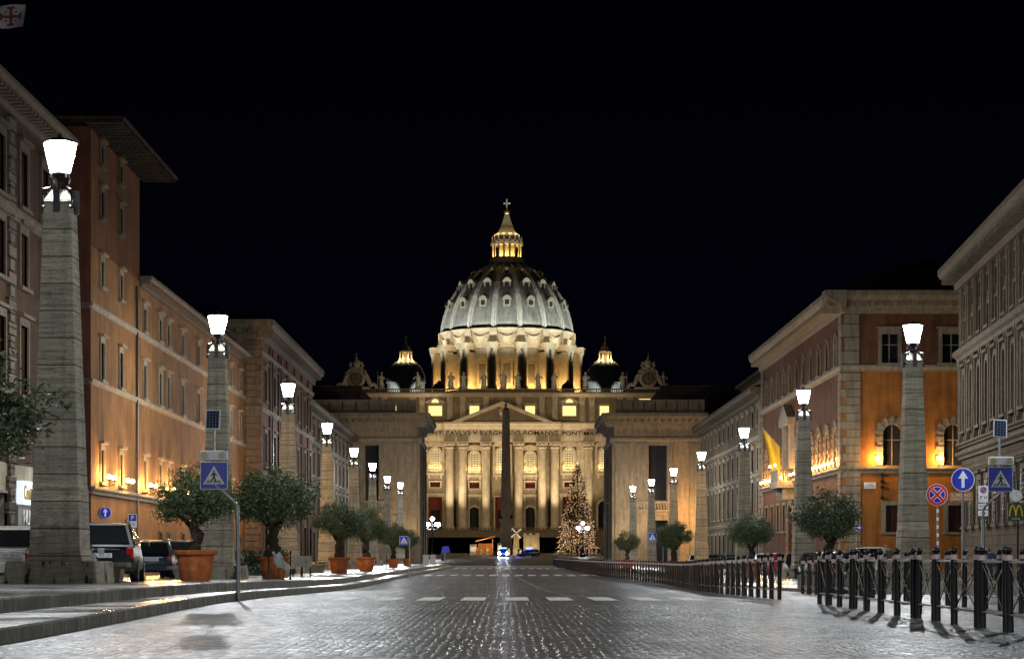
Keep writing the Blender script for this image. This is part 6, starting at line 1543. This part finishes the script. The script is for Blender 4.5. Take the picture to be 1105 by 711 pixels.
# one way wall arrow
t = empty('one_way_sign', ((924 - HX) * 120 / F, 120, gz(120)), 'blue one way arrow plate in front of the orange wall', 'road sign'); k = 120 / F
zc = EYE + (HY - 569) * k - gz(120)
m = MB(); m.tube([(0, .03, -.1), (0, .03, zc + .95)], .03, 8); m.build('pole', M['steel'], t)
m = MB(); m.box(-.36, .36, -.01, .01, zc - .1, zc + .1); m.build('sign_plate', M['blue'], t); m = MB(); m.box(-.26, .14, -.017, -.012, zc - .025, zc + .025); m.prism([(.14, zc - .07), (.14, zc + .07), (.30, zc)], -.017, -.012); m.build('arrow', M['white'], t)
m = MB(); m.box(-.05, .05, -.01, .01, zc + .2, zc + .9); m.build('upright_plate', M['white'], t)
# tourist direction board, parking plate, burger sign
t = empty('street_name_board', ((1040 - HX) * 62 / F, 62, gz(62)), 'brown direction board behind the round blue arrow sign', 'road sign'); k = 62 / F; zc = EYE + (HY - 536) * k - gz(62)
m = MB(); m.tube([(0, .04, -.1), (0, .04, zc + .2)], .03, 8); m.build('pole', M['steel'], t)
m = MB(); m.box(-.43, .26, -.01, .02, zc - .13, zc + .15); m.build('sign_plate', M['brownsign'] if 'brownsign' in M else M['wood'], t)
text('sign_letters', 'S. PIETRO', M['white'], t, T(-.09, -.011, zc + .05), .56, .09, .004, .005); text('sign_letters', 'CASTEL S. ANGELO', M['white'], t, T(-.09, -.011, zc - .06), .60, .06, .004, .003)
t = empty('parking_sign', ((1061 - HX) * 60 / F, 60, gz(60)), 'tall white parking restriction sign between the arrow sign and the right crossing sign', 'road sign'); k = 60 / F; zc = EYE + (HY - 541) * k - gz(60)
m = MB(); m.tube([(0, .03, -.1), (0, .03, zc + .45)], .025, 8); m.build('pole', M['steel'], t)
m = MB(); m.box(-.14, .14, -.01, .01, zc - .02, zc + .47); m.box(-.14, .14, -.01, .01, zc - .22, zc - .06); m.box(-.14, .14, -.01, .01, zc - .42, zc - .26); m.build('sign_plate', M['white'], t)
sign_face(t, 'no_park', 0, zc + .34, .105, y=-.014); text('sign_letters', 'P', M['blue'], t, T(-.06, -.011, zc + .12), None, .1, .003, .02); text('sign_letters', '24', M['signblack'], t, T(.06, -.011, zc + .12), .1, .08, .003, .01)
text('sign_letters', '0-24', M['signblack'], t, T(0, -.011, zc - .14), .2, .08, .003, .01); m = MB(); m.box(-.08, .02, -.016, -.011, zc - .35, zc - .33); m.prism([(.02, zc - .38), (.02, zc - .30), (.09, zc - .34)], -.016, -.011); m.build('arrow', M['signblack'], t)
t = empty('restaurant_sign', ((1096 - HX) * 66 / F, 66, gz(66)), 'dark green hanging sign with a yellow arched M at the right edge', 'sign'); k = 66 / F
zc = EYE + (HY - 551.5) * k - gz(66)
m = MB(); m.tube([(.08, .06, -.1), (.08, .06, zc + 1.0)], .035, 8); m.build('pole', M['iron'], t)
m = MB(); m.box(-.27, .27, -.02, .03, zc - .29, zc + .27); m.build('sign_board', M['green'], t)
m = MB()
for c in (-.105, .105):
    m.tube([(c - .105, -.028, zc - .16), (c - .085, -.028, zc + .02), (c - .035, -.028, zc + .17), (c, -.028, zc + .195), (c + .035, -.028, zc + .17), (c + .085, -.028, zc + .02), (c + .105, -.028, zc - .16)], [.02, .022, .024, .022, .024, .022, .02], 6)
m.build('arch_emblem', M['signyelm'] if 'signyelm' in M else M['yellow'], t)
text('sign_letters', "McDrive", M['white'], t, T(0, -.022, zc - .235), .26, .055, .003, .01)
zk = zc + .50
m = MB(); m.prism([(-.0 + .19 * math.cos(2 * PI * i / 24), zk + .19 * math.sin(2 * PI * i / 24)) for i in range(24)], -.06, .02); m.build('clock_case', M['white'], t)
m = MB(); m.box(-.006, .006, -.066, -.061, zk, zk + .13); m.box(-.006, .09, -.067, -.062, zk - .006, zk + .006)
for i in range(12): a = i * PI / 6; m.box(.155 * math.cos(a) - .01, .155 * math.cos(a) + .01, -.066, -.061, zk + .155 * math.sin(a) - .01, zk + .155 * math.sin(a) + .01)
m.build('clock_hand', M['signblack'], t)
# road end, left: blue sign, white barriers
t = empty('roadwork_sign', ((479 - HX) * 240 / F, 240, gz(240)), 'tilted blue sign on a post at the left end of the road', 'road sign'); k = 240 / F
m = MB(); m.tube([(0, 0, 0), (.15, 0, 2.2)], .06, 8); m.build('pole', M['steel'], t); m = MB(); m.prism([(-.35, 1.6), (.75, 1.75), (.55, 2.5), (-.15, 2.45)], -.1, -.06); m.build('sign_plate', M['blue'], t)
for i, (px, py) in enumerate(((459.5, 598), (467, 598))):
    t = empty('barrier_block', ((px - HX) * 232 / F, 232, gz(232) + .0), ['white barrier block nearest the left end block', 'white barrier block beside the tilted blue sign'][i], 'barrier'); m = MB(); m.frust(0, 0, 0, 1.2, .38, .3, .3, .22); m.frust(0, 0, 1.2, 1.45, .36, .28, .36, .28); m.build('block', M['tarp'], t, bevel=.03)

# ------------------------------------------------------------------ railings
def make_panel(Lp=1.36, H=.98):
    t = empty('railing_panel', (0, 0, 0), '', 'railing')
    for yy in (.05, Lp - .05):
        m = MB(); m.lathe([(.052, 0), (.050, .02), (.048, H - .02), (.05, H), (.03, H + .02)], 12, 0, yy); p = m.build('post', M['iron'], t, smooth='auto')
        m = MB(); m.ball((0, yy, H + .055), .047, 0, 10, 7); m.build('finial', M['iron'], p, smooth=True)
        m = MB(); m.lathe([(.052, H - .075), (.052, H - .005)], 12, 0, yy); m.build('collar', M['collar'], p)
    m = MB(); m.box(-.02, .02, .1, Lp - .1, H - .11, H - .08); m.build('rail', M['steel2'], t)
    m = MB(); m.box(-.02, .02, .1, Lp - .1, .21, .235); m.build('rail', M['steel2'], t)
    m = MB(); m.tube([(-.008, .1, .24), (-.008, Lp - .1, H - .11)], .009, 5); m.tube([(.010, .1, H - .11), (.010, Lp - .1, .24)], .009, 5); m.tube([(0, Lp / 2 + .06 * math.cos(q * PI / 6), .555 + .06 * math.sin(q * PI / 6)) for q in range(13)], .007, 4); m.build('cross_bar', M['iron'], t)
    return t
M['steel2'] = plain('dark_grey_rail', (.06, .062, .065), .45, .6)
pan = make_panel(); step = 1.43
def place_row(xf, d0, d1, label, group, simple=1e9, first=[True], lean=0):
    d = d0; i = 0
    while d < d1:
        x = xf(d); a = math.atan2(xf(d + step) - x, step); z = gz(d)
        tilt = math.atan2(gz(d + step) - z, step)
        lab = label(i) if callable(label) else label
        if d < simple:
            if first[0]: o = pan; first[0] = False; o.location = (x, d, z); o['label'] = lab; o['group'] = group
            else: o = dup(pan, (x, d, z), label=lab, group=group)
            o.rotation_euler = (tilt + random.uniform(-.006, .006), random.uniform(-.02, .02), -a + random.uniform(-.03, .03)); o.location.x += random.uniform(-.02, .02)
        else:
            o = bpy.data.objects.new('railing_panel', far_me); C.objects.link(o); o.location = (x, d, z); o.rotation_euler = (tilt, 0, -a); tag(o, lab, 'railing', group)
        d += step; i += 1
m = MB()
for yy in (.05, 1.31):
    m.lathe([(.052, 0), (.048, .96), (.03, .98), (.047, 1.03), (.001, 1.08)], 8, 0, yy, 0); m.lathe([(.053, .90), (.053, .97)], 8, 0, yy, 1)
m.box(-.02, .02, .1, 1.26, .87, .90, 2); m.box(-.02, .02, .1, 1.26, .21, .235, 2); m.tube([(-.008, .1, .24), (-.008, 1.26, .87)], .009, 4); m.tube([(.01, .1, .87), (.01, 1.26, .24)], .009, 4)
tmp = m.build('railing_panel', [M['iron'], M['collar'], M['steel2']]); far_me = tmp.data; bpy.data.objects.remove(tmp)
xn = lambda d: 6.30
NEARW = ['nearest', 'second nearest', 'third nearest', 'fourth nearest', 'fifth nearest', 'sixth nearest', 'seventh nearest', 'eighth nearest', 'ninth nearest', 'tenth nearest', 'eleventh nearest', 'twelfth nearest']
place_row(xn, 24.3, 41.0, lambda i: '%s black railing panel of the front run before the crossing' % NEARW[min(i, 11)], 'black railing panels before the crossing')
xff = lambda d: 6.30 + .9 * smooth(60, 88, d) - 1.2 * smooth(92, 135, d)
place_row(xff, 47.0, 262, 'black railing panel in the long run beyond the crossing', 'black railing panels beyond the crossing', simple=86)
place_row(lambda d: 8.7, 33.0, 60.0, 'black railing panel in the second run behind the front one', 'black railing panels of the second run')
# low stone kerb walls behind the right railing
def lowwall(x0, x1, y0, y1, h, label):
    m = MB(); m.box(x0, x1, y0, y1, gz(y0) - .3, gz(y0) + h); o = m.build('low_wall', M['concrete'], bevel=.03); tag(o, label, 'low wall')
lowwall(10.2, 17.5, 58.5, 59.3, .36, 'low pale stone wall behind the right railing, nearer one')
lowwall(9.8, 14.5, 68, 68.8, .55, 'low pale stone wall below the nearest right potted tree')
